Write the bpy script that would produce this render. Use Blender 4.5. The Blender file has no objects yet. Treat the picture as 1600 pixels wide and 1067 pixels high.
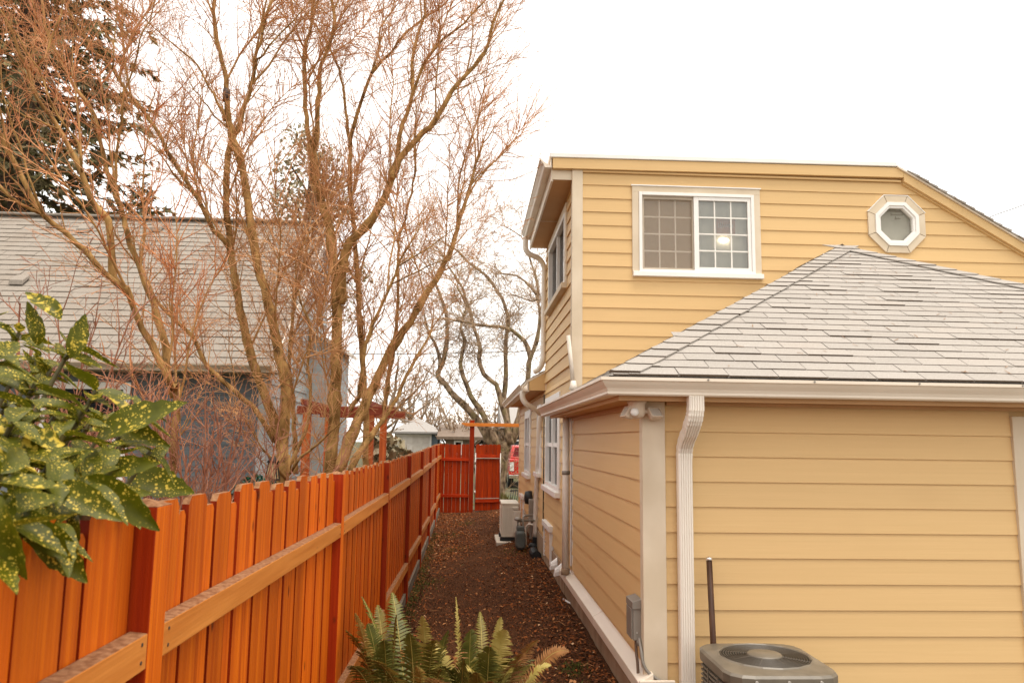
import bpy, math, random
from mathutils import Vector, Matrix, Quaternion
import numpy as np
R_ = math.radians
random.seed(7)
scn = bpy.context.scene
COL = scn.collection

# ------------------------------------------------------------------ camera
PW, PH, F = 1600.0, 1067.0, 1210.0            # photograph size and focal length in its pixels
CAM = Vector((0.0, 0.0, 1.95))
YAW, PIT, ROL = R_(2.976), R_(7.265), R_(-0.807)
_fw = Vector((math.sin(YAW)*math.cos(PIT), math.cos(YAW)*math.cos(PIT), math.sin(PIT)))
_r = Vector((math.cos(YAW), -math.sin(YAW), 0)); _u = _r.cross(_fw)
_r2 = math.cos(ROL)*_r - math.sin(ROL)*_u
_u2 = math.sin(ROL)*_r + math.cos(ROL)*_u
cd = bpy.data.cameras.new('camera'); cam = bpy.data.objects.new('camera', cd); COL.objects.link(cam)
M = Matrix(((_r2.x, _u2.x, -_fw.x, CAM.x), (_r2.y, _u2.y, -_fw.y, CAM.y), (_r2.z, _u2.z, -_fw.z, CAM.z), (0, 0, 0, 1)))
cam.matrix_world = M
cd.sensor_fit = 'HORIZONTAL'; cd.sensor_width = 36.0; cd.lens = 36.0*F/PW
cd.clip_start = 0.05; cd.clip_end = 2000
cd.dof.use_dof = True; cd.dof.focus_distance = 7.0; cd.dof.aperture_fstop = 7.1
scn.camera = cam

# ------------------------------------------------------------------ sky, sun, exposure
world = bpy.data.worlds.new('World'); scn.world = world; world.use_nodes = True
wn = world.node_tree.nodes; wl = world.node_tree.links; wn.clear()
SUN_EL, SUN_AZ = 78.0, 140.0      # bright patch of the cloud deck: behind the camera, to the right
sky = wn.new('ShaderNodeTexSky'); sky.sky_type = 'NISHITA'; sky.sun_disc = False
sky.sun_elevation = R_(SUN_EL); sky.sun_rotation = R_(SUN_AZ); sky.air_density = 1.0; sky.dust_density = 5.0
hs = wn.new('ShaderNodeHueSaturation'); hs.inputs['Saturation'].default_value = 0.12
mul = wn.new('ShaderNodeMixRGB'); mul.blend_type = 'MULTIPLY'; mul.inputs[0].default_value = 1.0
mul.inputs[2].default_value = (0.10, 0.10, 0.10, 1)
mix = wn.new('ShaderNodeMixRGB'); mix.inputs[0].default_value = 0.80
mix.inputs[2].default_value = (0.98, 0.95, 0.90, 1)       # even overcast
bg = wn.new('ShaderNodeBackground'); bg.inputs['Strength'].default_value = 1.0
wo = wn.new('ShaderNodeOutputWorld')
wl.new(sky.outputs[0], hs.inputs['Color']); wl.new(hs.outputs[0], mul.inputs[1]); wl.new(mul.outputs[0], mix.inputs[1])
wl.new(mix.outputs[0], bg.inputs['Color']); wl.new(bg.outputs[0], wo.inputs['Surface'])
sl = bpy.data.lights.new('sun', 'SUN'); sl.energy = 1.5; sl.angle = R_(40); sl.color = (1.0, 0.90, 0.78)
so = bpy.data.objects.new('sun', sl); COL.objects.link(so)
_sd = Vector((math.sin(R_(SUN_AZ))*math.cos(R_(SUN_EL)), math.cos(R_(SUN_AZ))*math.cos(R_(SUN_EL)), math.sin(R_(SUN_EL))))
so.rotation_euler = _sd.to_track_quat('Z', 'Y').to_euler(); so.location = (0, 0, 30)
vs = scn.view_settings; vs.view_transform = 'Standard'; vs.look = 'None'; vs.gamma = 1.0; vs.exposure = 1.04
vs.use_curve_mapping = False
scn.cycles.use_denoising = True
scn.cycles.max_bounces = 8; scn.cycles.transparent_max_bounces = 12

def ray(px, py):
    return _r2*((px-PW/2)/F) + _u2*((PH/2-py)/F) + _fw
def at(px, py, Y=None, X=None, Z=None):
    """point of the place seen at photo pixel (px,py) on the plane Y=, X= or Z="""
    d = ray(px, py)
    t = (Y-CAM.y)/d.y if Y is not None else ((X-CAM.x)/d.x if X is not None else (Z-CAM.z)/d.z)
    return CAM + d*t

# ------------------------------------------------------------------ helpers
def tag(o, label=None, cat=None, group=None, kind=None):
    if label: o['label'] = label
    if cat: o['category'] = cat
    if group: o['group'] = group
    if kind: o['kind'] = kind
    return o

def thing(name, loc, label, cat, group=None):
    o = bpy.data.objects.new(name, None); COL.objects.link(o); o.location = loc
    o.empty_display_size = 0.1
    return tag(o, label, cat, group)

def origin(parent):
    """world position of a thing or part (no rotations or scales are used on parents)"""
    v = Vector((0, 0, 0)); o = parent
    while o is not None:
        v = v + o.location; o = o.parent
    return v

class MB:
    def __init__(self):
        self.v = []; self.f = []; self.mi = []; self.sm = []
    def add(self, vs, fs, m=0, smooth=False):
        b = len(self.v); self.v.extend([tuple(p) for p in vs])
        for f in fs:
            self.f.append(tuple(i+b for i in f)); self.mi.append(m); self.sm.append(smooth)
        return self
    def box(self, x0, x1, y0, y1, z0, z1, m=0):
        return self.add([(x0,y0,z0),(x1,y0,z0),(x1,y1,z0),(x0,y1,z0),(x0,y0,z1),(x1,y0,z1),(x1,y1,z1),(x0,y1,z1)],
            [(0,3,2,1),(4,5,6,7),(0,1,5,4),(1,2,6,5),(2,3,7,6),(3,0,4,7)], m)
    def hexa(self, p, m=0):
        """8 corners: bottom ring 0-3, top ring 4-7"""
        return self.add(p, [(0,3,2,1),(4,5,6,7),(0,1,5,4),(1,2,6,5),(2,3,7,6),(3,0,4,7)], m)
    def loft(self, rings, cap=True, m=0, smooth=False, closed=True):
        n = len(rings[0]); vs = [p for r in rings for p in r]; fs = []
        for k in range(len(rings)-1):
            for i in range(n if closed else n-1):
                j = (i+1) % n
                fs.append((k*n+i, k*n+j, (k+1)*n+j, (k+1)*n+i))
        self.add(vs, fs, m, smooth)
        if cap and closed:
            b = len(self.v)-len(vs)
            self.f.append(tuple(b+i for i in range(n-1, -1, -1))); self.mi.append(m); self.sm.append(False)
            self.f.append(tuple(b+(len(rings)-1)*n+i for i in range(n))); self.mi.append(m); self.sm.append(False)
        return self
    def tube(self, pts, rad, sides=6, m=0, smooth=True, cap=False):
        pts = [Vector(p) for p in pts]
        if not isinstance(rad, (list, tuple)): rad = [rad]*len(pts)
        t0 = (pts[1]-pts[0]).normalized()
        nrm = t0.orthogonal().normalized(); rings = []
        for i, p in enumerate(pts):
            t = (pts[min(i+1, len(pts)-1)]-pts[max(i-1, 0)])
            t = t.normalized() if t.length > 1e-9 else t0
            nrm = (nrm - t*nrm.dot(t))
            nrm = nrm.normalized() if nrm.length > 1e-6 else t.orthogonal().normalized()
            b = t.cross(nrm); r = rad[i]
            rings.append([p + (nrm*math.cos(a)+b*math.sin(a))*r for a in [2*math.pi*k/sides for k in range(sides)]])
        return self.loft(rings, cap=cap, m=m, smooth=smooth)
    def lathe(self, c, prof, axis='Z', n=20, m=0, smooth=True):
        """prof: (radius, height) along axis from centre c"""
        c = Vector(c); rings = []
        for r, h in prof:
            ring = []
            for k in range(n):
                a = 2*math.pi*k/n; x, y = r*math.cos(a), r*math.sin(a)
                ring.append(c + (Vector((x, y, h)) if axis == 'Z' else Vector((h, x, y)) if axis == 'X' else Vector((y, h, x))))
            rings.append(ring)
        return self.loft(rings, cap=True, m=m, smooth=smooth)
    def build(self, name, mats, parent=None, bevel=0.0, kind=None, org=None):
        me = bpy.data.meshes.new(name)
        o0 = origin(parent) if parent is not None else Vector((0, 0, 0))
        off = o0 if org is None else Vector(org)
        me.from_pydata([(x-off.x, y-off.y, z-off.z) for x, y, z in self.v], [], self.f)
        if not isinstance(mats, (list, tuple)): mats = [mats]
        for q in mats: me.materials.append(q)
        me.polygons.foreach_set('material_index', self.mi); me.polygons.foreach_set('use_smooth', self.sm)
        me.update()
        o = bpy.data.objects.new(name, me); COL.objects.link(o); o.parent = parent
        if org is not None: o.location = off - o0
        if bevel > 0:
            bv = o.modifiers.new('bevel', 'BEVEL'); bv.width = bevel; bv.segments = 2; bv.limit_method = 'ANGLE'; bv.angle_limit = R_(50)
        if kind: o['kind'] = kind
        return o

def link_copy(src, parent, loc, rot=None, scale=None):
    """a copy of one piece (mesh data shared) placed at a world position under a parent"""
    c = src.copy(); COL.objects.link(c); c.parent = parent
    c.location = Vector(loc) - (origin(parent) if parent is not None else Vector((0, 0, 0)))
    if rot is not None: c.rotation_euler = rot
    if scale is not None: c.scale = scale
    return c

# ------------------------------------------------------------------ materials
def mat(name, c1, c2=None, scale=(8, 8, 8), rough=0.6, bump=0.0, bscale=None, detail=5, spec=0.3, vary=0.0,
        metal=0.0, coat=0.0, dist=0.0, lo=0.35, hi=0.65, stain=None, coatr=0.2, knots=None):
    m = bpy.data.materials.new(name); m.use_nodes = True
    nt = m.node_tree; N = nt.nodes; L = nt.links
    p = N['Principled BSDF']
    p.inputs['Roughness'].default_value = rough; p.inputs['Metallic'].default_value = metal
    p.inputs['Specular IOR Level'].default_value = spec
    p.inputs['Coat Weight'].default_value = coat; p.inputs['Coat Roughness'].default_value = coatr
    c2 = c2 or tuple(min(1, x*1.12) for x in c1)
    geo = N.new('ShaderNodeNewGeometry'); oi = N.new('ShaderNodeObjectInfo')
    mp = N.new('ShaderNodeMapping'); mp.inputs['Scale'].default_value = scale
    rv = N.new('ShaderNodeVectorMath'); rv.operation = 'SCALE'; rv.inputs[0].default_value = (13.7, 7.3, 9.1)
    ad = N.new('ShaderNodeVectorMath'); ad.operation = 'ADD'
    L.new(oi.outputs['Random'], rv.inputs['Scale']); L.new(geo.outputs['Position'], ad.inputs[0]); L.new(rv.outputs[0], ad.inputs[1])
    L.new(ad.outputs[0], mp.inputs['Vector'])
    nz = N.new('ShaderNodeTexNoise'); nz.inputs['Scale'].default_value = 1.0; nz.inputs['Detail'].default_value = detail
    nz.inputs['Distortion'].default_value = dist
    L.new(mp.outputs[0], nz.inputs['Vector'])
    cr = N.new('ShaderNodeValToRGB'); cr.color_ramp.elements[0].position = lo; cr.color_ramp.elements[1].position = hi
    cr.color_ramp.elements[0].color = (*c1, 1); cr.color_ramp.elements[1].color = (*c2, 1)
    L.new(nz.outputs['Fac'], cr.inputs[0]); col = cr.outputs[0]
    if stain:                                   # weathering: (colour, noise scale xyz, low, high, amount)
        mp2 = N.new('ShaderNodeMapping'); mp2.inputs['Scale'].default_value = stain[1]
        L.new(ad.outputs[0], mp2.inputs['Vector'])
        n2 = N.new('ShaderNodeTexNoise'); n2.inputs['Scale'].default_value = 1.0; n2.inputs['Detail'].default_value = 6
        L.new(mp2.outputs[0], n2.inputs['Vector'])
        r2 = N.new('ShaderNodeValToRGB'); r2.color_ramp.elements[0].position = stain[2]; r2.color_ramp.elements[1].position = stain[3]
        r2.color_ramp.elements[0].color = (0, 0, 0, 1); r2.color_ramp.elements[1].color = (stain[4],)*3 + (1,)
        L.new(n2.outputs['Fac'], r2.inputs[0])
        mx = N.new('ShaderNodeMixRGB'); L.new(r2.outputs[0], mx.inputs[0]); L.new(col, mx.inputs[1]); mx.inputs[2].default_value = (*stain[0], 1)
        col = mx.outputs[0]
    if knots:                                   # (colour, voronoi scale xyz, radius)
        mp4 = N.new('ShaderNodeMapping'); mp4.inputs['Scale'].default_value = knots[1]; L.new(ad.outputs[0], mp4.inputs['Vector'])
        vo = N.new('ShaderNodeTexVoronoi'); vo.inputs['Scale'].default_value = 1.0; L.new(mp4.outputs[0], vo.inputs['Vector'])
        r4 = N.new('ShaderNodeValToRGB'); r4.color_ramp.elements[0].position = knots[2]*.5; r4.color_ramp.elements[1].position = knots[2]
        r4.color_ramp.elements[0].color = (.85, .85, .85, 1); r4.color_ramp.elements[1].color = (0, 0, 0, 1); L.new(vo.outputs['Distance'], r4.inputs[0])
        m4 = N.new('ShaderNodeMixRGB'); L.new(r4.outputs[0], m4.inputs[0]); L.new(col, m4.inputs[1]); m4.inputs[2].default_value = (*knots[0], 1); col = m4.outputs[0]
    if vary:
        h = N.new('ShaderNodeHueSaturation'); mr = N.new('ShaderNodeMapRange')
        mr.inputs['To Min'].default_value = 1-vary; mr.inputs['To Max'].default_value = 1+vary
        L.new(oi.outputs['Random'], mr.inputs['Value']); L.new(mr.outputs[0], h.inputs['Value']); L.new(col, h.inputs['Color'])
        col = h.outputs[0]
    L.new(col, p.inputs['Base Color'])
    if bump:
        b = N.new('ShaderNodeBump'); b.inputs['Strength'].default_value = bump; b.inputs['Distance'].default_value = 0.01
        if bscale:
            mp3 = N.new('ShaderNodeMapping'); mp3.inputs['Scale'].default_value = bscale; L.new(ad.outputs[0], mp3.inputs['Vector'])
            n3 = N.new('ShaderNodeTexNoise'); n3.inputs['Scale'].default_value = 1.0; n3.inputs['Detail'].default_value = 6
            L.new(mp3.outputs[0], n3.inputs['Vector']); L.new(n3.outputs['Fac'], b.inputs['Height'])
        else:
            L.new(nz.outputs['Fac'], b.inputs['Height'])
        L.new(b.outputs[0], p.inputs['Normal'])
    return m

def glass_mat(name, tint=(0.8, 0.85, 0.85), gloss=0.3, rough=0.02):
    m = bpy.data.materials.new(name); m.use_nodes = True; nt = m.node_tree; N = nt.nodes; L = nt.links; N.clear()
    o = N.new('ShaderNodeOutputMaterial'); mx = N.new('ShaderNodeMixShader'); t = N.new('ShaderNodeBsdfTransparent'); g = N.new('ShaderNodeBsdfGlossy')
    t.inputs[0].default_value = (*tint, 1); g.inputs['Roughness'].default_value = rough
    lw = N.new('ShaderNodeLayerWeight'); lw.inputs[0].default_value = gloss
    nz = N.new('ShaderNodeTexNoise'); nz.inputs['Scale'].default_value = 2.5
    b = N.new('ShaderNodeBump'); b.inputs['Strength'].default_value = 0.03; b.inputs['Distance'].default_value = 0.05
    geo = N.new('ShaderNodeNewGeometry'); L.new(geo.outputs['Position'], nz.inputs['Vector']); L.new(nz.outputs['Fac'], b.inputs['Height']); L.new(b.outputs[0], g.inputs['Normal'])
    L.new(lw.outputs['Fresnel'], mx.inputs[0]); L.new(t.outputs[0], mx.inputs[1]); L.new(g.outputs[0], mx.inputs[2]); L.new(mx.outputs[0], o.inputs['Surface'])
    return m

SID = dict(scale=(1.2, 1.2, 60), rough=0.55, bump=0.10, bscale=(3, 3, 240), vary=0.025, lo=0.2, hi=0.8,
           stain=((0.54, 0.335, 0.15), (1.1, 1.1, 0.7), 0.55, 0.85, 0.30))
M_SIDING = mat('yellow_siding_paint', (0.655, 0.435, 0.198), (0.695, 0.465, 0.218), **SID)
M_TRIM = mat('greige_trim_paint', (0.61, 0.50, 0.36), (0.69, 0.58, 0.44), scale=(3, 3, 3), rough=0.6, bump=0.08, bscale=(60, 60, 8),
             stain=((0.40, 0.30, 0.20), (2.5, 2.5, 1.0), 0.5, 0.8, 0.4))
M_WHITE = mat('white_vinyl', (0.80, 0.77, 0.73), (0.84, 0.81, 0.77), scale=(4, 4, 4), rough=0.35, spec=0.4)
M_GUTTER = mat('almond_gutter_metal', (0.74, 0.64, 0.52), (0.79, 0.69, 0.57), scale=(2, 2, 5), rough=0.38, spec=0.45,
               stain=((0.45, 0.32, 0.20), (1.5, 1.5, 6), 0.58, 0.85, 0.35))
M_PIPE = mat('almond_downspout_metal', (0.79, 0.72, 0.63), (0.83, 0.76, 0.67), scale=(3, 3, 1), rough=0.4, spec=0.4,
             stain=((0.5, 0.38, 0.26), (6, 6, 1.2), 0.6, 0.85, 0.3))
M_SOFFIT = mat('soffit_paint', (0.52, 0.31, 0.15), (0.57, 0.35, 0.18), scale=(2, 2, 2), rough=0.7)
M_SHINGLE = mat('asphalt_shingle', (0.28, 0.252, 0.225), (0.39, 0.357, 0.322), scale=(160, 160, 160), rough=0.92, bump=0.5, spec=0.15, vary=0.045,
                lo=0.3, hi=0.7, detail=3, stain=((0.36, 0.30, 0.25), (1.3, 1.3, 1.3), 0.52, 0.8, 0.35))
M_SHINGLE_EDGE = mat('asphalt_shingle_edge', (0.085, 0.060, 0.042), rough=0.95)
M_DARK = mat('dark_void', (0.03, 0.028, 0.027), rough=0.9)
M_CONC = mat('foundation_concrete', (0.30, 0.20, 0.12), (0.40, 0.29, 0.19), scale=(5, 5, 3), rough=0.9, bump=0.3, bscale=(40, 40, 40),
             stain=((0.12, 0.07, 0.04), (3, 3, 1.5), 0.5, 0.75, 0.6))
M_PANE = glass_mat('window_glass', (0.90, 0.90, 0.87), 0.45)
M_PANE_DK = glass_mat('window_glass_side', (0.50, 0.50, 0.50), 0.12)
M_BLACK = mat('black_plastic', (0.02, 0.02, 0.02), (0.03, 0.03, 0.03), rough=0.5)
M_GREYMETAL = mat('grey_painted_metal', (0.21, 0.185, 0.155), (0.25, 0.22, 0.185), scale=(6, 6, 6), rough=0.42, spec=0.5, bump=0.03, bscale=(80, 80, 80))
# ================================================================== the yellow house (garage wing in front, dormered house behind)
house = thing('yellow_house', (1.07, 8.0, 0.0), 'yellow clapboard house with hipped garage wing, flat dormer, almond gutters and white windows', 'house')
WX, GY, HY = 1.07, 4.69, 8.0             # left wall plane, garage front plane, house front plane
EXPO = 0.1493
_bcount = 0
def board(wall, axis, plane, a0b, a1b, a0t, a1t, z0, z1, t0=0.020, t1=0.008, m=None):
    """one lapped board on a wall facing -Y (axis 'X') or -X (axis 'Y')"""
    if a1b-a0b < 0.012 and a1t-a0t < 0.012: return
    mb = MB()
    if axis == 'Y' and t0 == 0.020: t0, t1 = .0245, .007
    if axis == 'X':
        p = [(a0b, plane-t0, z0), (a1b, plane-t0, z0), (a1b, plane+.003, z0), (a0b, plane+.003, z0),
             (a0t, plane-t1, z1), (a1t, plane-t1, z1), (a1t, plane+.003, z1), (a0t, plane+.003, z1)]
    else:
        p = [(plane-t0, a1b, z0), (plane-t0, a0b, z0), (plane+.003, a0b, z0), (plane+.003, a1b, z0),
             (plane-t1, a1t, z1), (plane-t1, a0t, z1), (plane+.003, a0t, z1), (plane+.003, a1t, z1)]
    mb.hexa(p); mb.build('siding_board', m or M_SIDING, wall)

def clad(wall, axis, plane, a0, a1, zs, lap=0.012, holes=(), ztop=None, right=None):
    """rows of boards; holes = (a0,a1,z0,z1); right(z) = sloped end"""
    for k, z0 in enumerate(zs):
        zt = z0 + EXPO + lap
        if ztop is not None: zt = min(zt, ztop)
        if zt - z0 < 0.02: continue
        tf = lambda z: 0.020 + (0.008-0.020)*(z-z0)/(EXPO+lap)
        r = (lambda z: a1) if right is None else (lambda z: min(a1, right(z)))
        cuts = sorted([h for h in holes if h[2] < z0+EXPO-1e-4 and h[3] > z0+1e-4])
        cur = a0
        for h in cuts:
            if h[0] > r(z0): break
            board(wall, axis, plane, cur, min(h[0], r(z0)), cur, min(h[0], r(zt)), z0, zt)
            if h[2] > z0+.006: board(wall, axis, plane, h[0], h[1], h[0], h[1], z0, h[2], tf(z0), tf(h[2]))
            if h[3] < zt-.006: board(wall, axis, plane, h[0], h[1], h[0], h[1], h[3], zt, tf(h[3]), tf(zt))
            cur = h[1]
        board(wall, axis, plane, cur, max(cur, r(z0)), cur, max(cur, r(zt)), z0, zt)

# ---- garage front wall
w = MB(); w.box(1.08, 3.47, GY, GY+.12, .02, 2.20); w.box(4.40, 6.09, GY, GY+.12, .02, 2.20); w.box(3.47, 4.40, GY, GY+.12, 2.05, 2.20)
gfront = w.build('wall', M_SIDING, house)
rows = [0.973 + EXPO*k for k in range(-6, 8)]
clad(gfront, 'X', GY, 1.176, 3.356, rows, ztop=2.195)
clad(gfront, 'X', GY, 4.51, 6.05, rows, ztop=2.195)
# ---- garage left wall
w = MB(); w.box(WX, WX+.12, GY+.12, HY-.001, .45, 2.20); gleft = w.build('wall', M_SIDING, house)
clad(gleft, 'Y', WX, GY+.035, 7.955, [0.973 + EXPO*k for k in range(-2, 8)], ztop=2.195)
w = MB(); w.box(6.09-.12, 6.09, GY+.12, HY-.001, .02, 2.20); w.build('wall', M_SIDING, house)
# ---- house front (gable) wall at Y=8, window and octagon openings
WIN = (1.745, 3.02, 3.735, 4.625); OCT = (4.592, 4.340)
def gable_top(x):           # underside of roof
    return 4.86 if x < 4.66 else 4.86-(x-4.66)*0.583
w = MB()
w.box(1.08, 1.745, HY, HY+.12, 2.0, 4.86); w.box(3.02, 4.37, HY, HY+.12, 2.0, 4.86)
w.box(1.745, 3.02, HY, HY+.12, 2.0, 3.735); w.box(1.745, 3.02, HY, HY+.12, 4.625, 4.86)
w.box(4.37, 4.66, HY, HY+.12, 2.0, 4.12); w.box(4.37, 4.66, HY, HY+.12, 4.56, 4.86)
w.hexa([(4.66, HY, 4.56), (4.82, HY, 4.56), (4.82, HY+.12, 4.56), (4.66, HY+.12, 4.56), (4.66, HY, 4.86), (4.82, HY, gable_top(4.82)), (4.82, HY+.12, gable_top(4.82)), (4.66, HY+.12, 4.86)])
w.box(4.66, 4.82, HY, HY+.12, 2.0, 4.12)
w.hexa([(4.82, HY, 2.0), (8.1, HY, 2.0), (8.1, HY+.12, 2.0), (4.82, HY+.12, 2.0), (4.82, HY, gable_top(4.82)), (8.1, HY, gable_top(8.1)), (8.1, HY+.12, gable_top(8.1)), (4.82, HY+.12, gable_top(4.82))])
hfront = w.build('wall', M_SIDING, house)
rowsU = [4.682 - 0.148*k for k in range(0, 17)]
EXPO = 0.148
clad(hfront, 'X', HY, 1.150, 8.05, rowsU, ztop=4.85, right=lambda z: 4.68+(4.85-z)/0.599+.02,
     holes=[(1.72, 3.04, 3.735, 4.64), (OCT[0]-.215, OCT[0]+.215, OCT[1]-.215, OCT[1]+.215)])
EXPO = 0.1493
# ---- house left wall, lower storey to Y=16.7 and dormer storey to Y=11.03
WL1 = (9.15, 10.68, 1.36, 2.44); WL2 = (13.55, 14.75, 1.36, 2.40); WL3 = (11.55, 12.02, 1.48, 2.40); WLU = (8.60, 10.42, 3.72, 4.56)
def wall_with_holes(y0, y1, z0, z1, holes):
    w = MB(); cur = y0
    for h in sorted(holes):
        w.box(WX, WX+.12, cur, h[0], z0, z1); w.box(WX, WX+.12, h[0], h[1], z0, h[2]); w.box(WX, WX+.12, h[0], h[1], h[3], z1); cur = h[1]
    w.box(WX, WX+.12, cur, y1, z0, z1); return w
hleft = wall_with_holes(HY+.12, 16.68, .60, 2.655, [WL1, WL2, WL3]).build('wall', M_SIDING, house)
clad(hleft, 'Y', WX, HY+.055, 16.60, [0.66 + EXPO*k for k in range(0, 14)], holes=[WL1, WL3, WL2], ztop=2.66)
hup = wall_with_holes(HY+.12, 11.03, 2.655, 4.73, [WLU]).build('wall', M_SIDING, house)
clad(hup, 'Y', WX, HY+.055, 11.03, [4.682-.148*k for k in range(0, 14)], holes=[WLU], ztop=4.735)
w = MB(); w.box(WX, 8.1, 11.03-.1, 11.03, 2.9, 4.84); w.box(WX+.12, 8.1, 16.56, 16.68, .3, 2.7); w.box(8.0, 8.1, HY+.12, 16.56, .3, 2.75)
w.build('wall', M_SIDING, house)
# ---- foundation
w = MB(); w.box(1.055, 1.2, GY+.02, 8.56, -.1, .46); w.box(1.2, 6.05, GY+.02, GY+.2, -.1, .45)
w.build('foundation', M_CONC, house)
w = MB(); w.box(1.045, 1.25, 8.56, 16.66, -.1, .60); w.box(1.25, 8.0, 16.5, 16.66, -.1, .45); w.build('foundation', M_CONC, house)
# water-table board with sloping cap, in lengths
for y0, y1 in ((4.60, 6.27), (6.275, 8.57)):
    mb = MB(); prof = [(0.992, .52), (0.992, .585), (WX+.01, .635), (WX+.01, .52)]
    mb.loft([[(x, y0, z) for x, z in prof], [(x, y1, z) for x, z in prof]]); mb.build('water_table', M_GUTTER, house, bevel=.004)
mb = MB(); mb.box(.994, 1.20, 4.60-.022, 4.60-.002, .52, .60); mb.build('water_table', M_GUTTER, house, bevel=.003)
# ---- corner and edge trims
def trim(x0, x1, y0, y1, z0, z1, m=M_TRIM, bev=.004, name='trim_board'):
    mb = MB(); mb.box(x0, x1, y0, y1, z0, z1); return mb.build(name, m, house, bevel=bev)
trim(1.036, 1.176, GY-.036, GY-.001, .50, 2.197, name='corner_trim')
trim(1.036, 1.069, GY-.001, GY+.045, .636, 2.197, name='corner_trim')
trim(1.036, 1.150, HY-.036, HY-.001, 2.25, 4.838, name='corner_trim')
trim(1.036, 1.069, HY-.001, HY+.06, 2.2, 4.735, name='corner_trim')
trim(1.048, 1.069, HY-.05, HY-.03, .62, 2.20, M_PIPE, name='corner_trim')
trim(1.045, 1.069, 16.60, 16.69, .60, 2.66, name='corner_trim')

# ---- garage side door at the frame's right edge
d = MB(); d.box(3.470, 4.398, GY+.02, GY+.06, .05, 2.045)
for zz in ((.2, .9), (1.0, 1.9)):
    for xx in ((3.58, 3.90), (3.97, 4.29)): d.box(xx[0], xx[1], GY+.012, GY+.021, zz[0], zz[1])
door = d.build('door', M_WHITE, house, bevel=.003)
mb = MB(); mb.box(3.356, 3.440, GY-.036, GY-.001, .05, 2.140); mb.box(4.428, 4.51, GY-.036, GY-.001, .05, 2.140); mb.box(3.440, 4.428, GY-.036, GY-.001, 2.075, 2.140); mb.build('door_trim', M_TRIM, door, bevel=.003)
mb = MB(); mb.box(3.440, 3.472, GY-.018, GY+.08, .05, 2.075); mb.box(4.396, 4.428, GY-.018, GY+.08, .05, 2.075); mb.box(3.472, 4.396, GY-.018, GY+.08, 2.045, 2.075); mb.build('door_frame', M_WHITE, door, bevel=.003)
mb = MB(); mb.tube([(4.33, GY+.02, 1.0), (4.33, GY-.03, 1.0)], .012, 8); mb.lathe((4.33, GY-.03, 1.0), [(.015, -.045), (.028, -.035), (.028, -.01), (.012, 0)], 'Y', 12); mb.build('handle', M_GREYMETAL, door)

# ================================================================== windows
M_SCREEN = mat('insect_screen', (0.20, 0.13, 0.08), (0.26, 0.17, 0.11), scale=(5, 5, 5), rough=0.8)
def screen_mat():
    m = bpy.data.materials.new('insect_screen_mesh'); m.use_nodes = True; nt = m.node_tree; N = nt.nodes; L = nt.links
    p = N['Principled BSDF']; p.inputs['Base Color'].default_value = (0.40, 0.30, 0.21, 1); p.inputs['Roughness'].default_value = .8
    nz = N.new('ShaderNodeTexNoise'); nz.inputs['Scale'].default_value = 5; mr = N.new('ShaderNodeMapRange')
    geo = N.new('ShaderNodeNewGeometry'); L.new(geo.outputs['Position'], nz.inputs['Vector'])
    mr.inputs['To Min'].default_value = 0.38; mr.inputs['To Max'].default_value = 0.58; L.new(nz.outputs['Fac'], mr.inputs['Value'])
    L.new(mr.outputs[0], p.inputs['Alpha']); return m
M_MESH = screen_mat()
M_CURTAIN = mat('pale_curtain', (0.80, 0.76, 0.69), (0.85, 0.81, 0.74), scale=(14, 14, .6), rough=0.9)
M_ROOM = mat('room_plaster', (0.50, 0.40, 0.30), (0.56, 0.45, 0.34), scale=(2, 2, 2), rough=0.9)
def emis(name, c, s):
    m = bpy.data.materials.new(name); m.use_nodes = True; p = m.node_tree.nodes['Principled BSDF']
    p.inputs['Base Color'].default_value = (*c, 1); p.inputs['Emission Color'].default_value = (*c, 1); p.inputs['Emission Strength'].default_value = s
    return m

def fr_rect(mb, x0, x1, z0, z1, wl, wr, wb, wt, y0, y1):
    """rectangular frame facing -Y, butt joints"""
    mb.box(x0, x0+wl, y0, y1, z0, z1); mb.box(x1-wr, x1, y0, y1, z0, z1)
    mb.box(x0+wl, x1-wr, y0, y1, z0, z0+wb); mb.box(x0+wl, x1-wr, y0, y1, z1-wt, z1)

# dormer front window: sliding, screen on the left, glass and lamp on the right
mb = MB(); fr_rect(mb, 1.755, 3.010, 3.735, 4.615, .034, .034, .034, .034, HY-.046, HY+.05)
win = mb.build('window', M_WHITE, house, bevel=.003)
mb = MB(); fr_rect(mb, 1.683, 3.078, 3.742, 4.680, .071, .067, .0, .064, HY-.036, HY-.001)
o = MB(); o.box(1.683, 1.754, HY-.036, HY-.001, 3.742, 4.616); o.box(3.011, 3.078, HY-.036, HY-.001, 3.742, 4.616); o.box(1.683, 3.078, HY-.0362, HY-.001, 4.6165, 4.680)
o.build('window_trim', M_TRIM, win, bevel=.002)
o = MB(); o.box(1.672, 3.090, HY-.045, HY-.001, 4.681, 4.692); o.build('drip_cap', M_WHITE, win)
o = MB(); o.box(1.686, 3.090, HY-.070, HY-.001, 3.690, 3.7405); o.build('sill', M_WHITE, win, bevel=.004)
o = MB(); fr_rect(o, 2.352, 2.975, 3.770, 4.580, .052, .036, .036, .040, HY-.033, HY+.0); o.build('sash', M_WHITE, win, bevel=.002)
M_SASHDK = mat('screen_frame', (0.43, 0.36, 0.28), rough=.5)
o = MB(); fr_rect(o, 1.790, 2.350, 3.770, 4.580, .026, .014, .024, .034, HY-.012, HY+.004); o.build('screen_frame', M_SASHDK, win, bevel=.002)
o = MB(); o.add([(1.816, HY-.004, 3.794), (2.336, HY-.004, 3.794), (2.336, HY-.004, 4.546), (1.816, HY-.004, 4.546)], [(0, 1, 2, 3)]); o.build('insect_screen', M_MESH, win)
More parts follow.
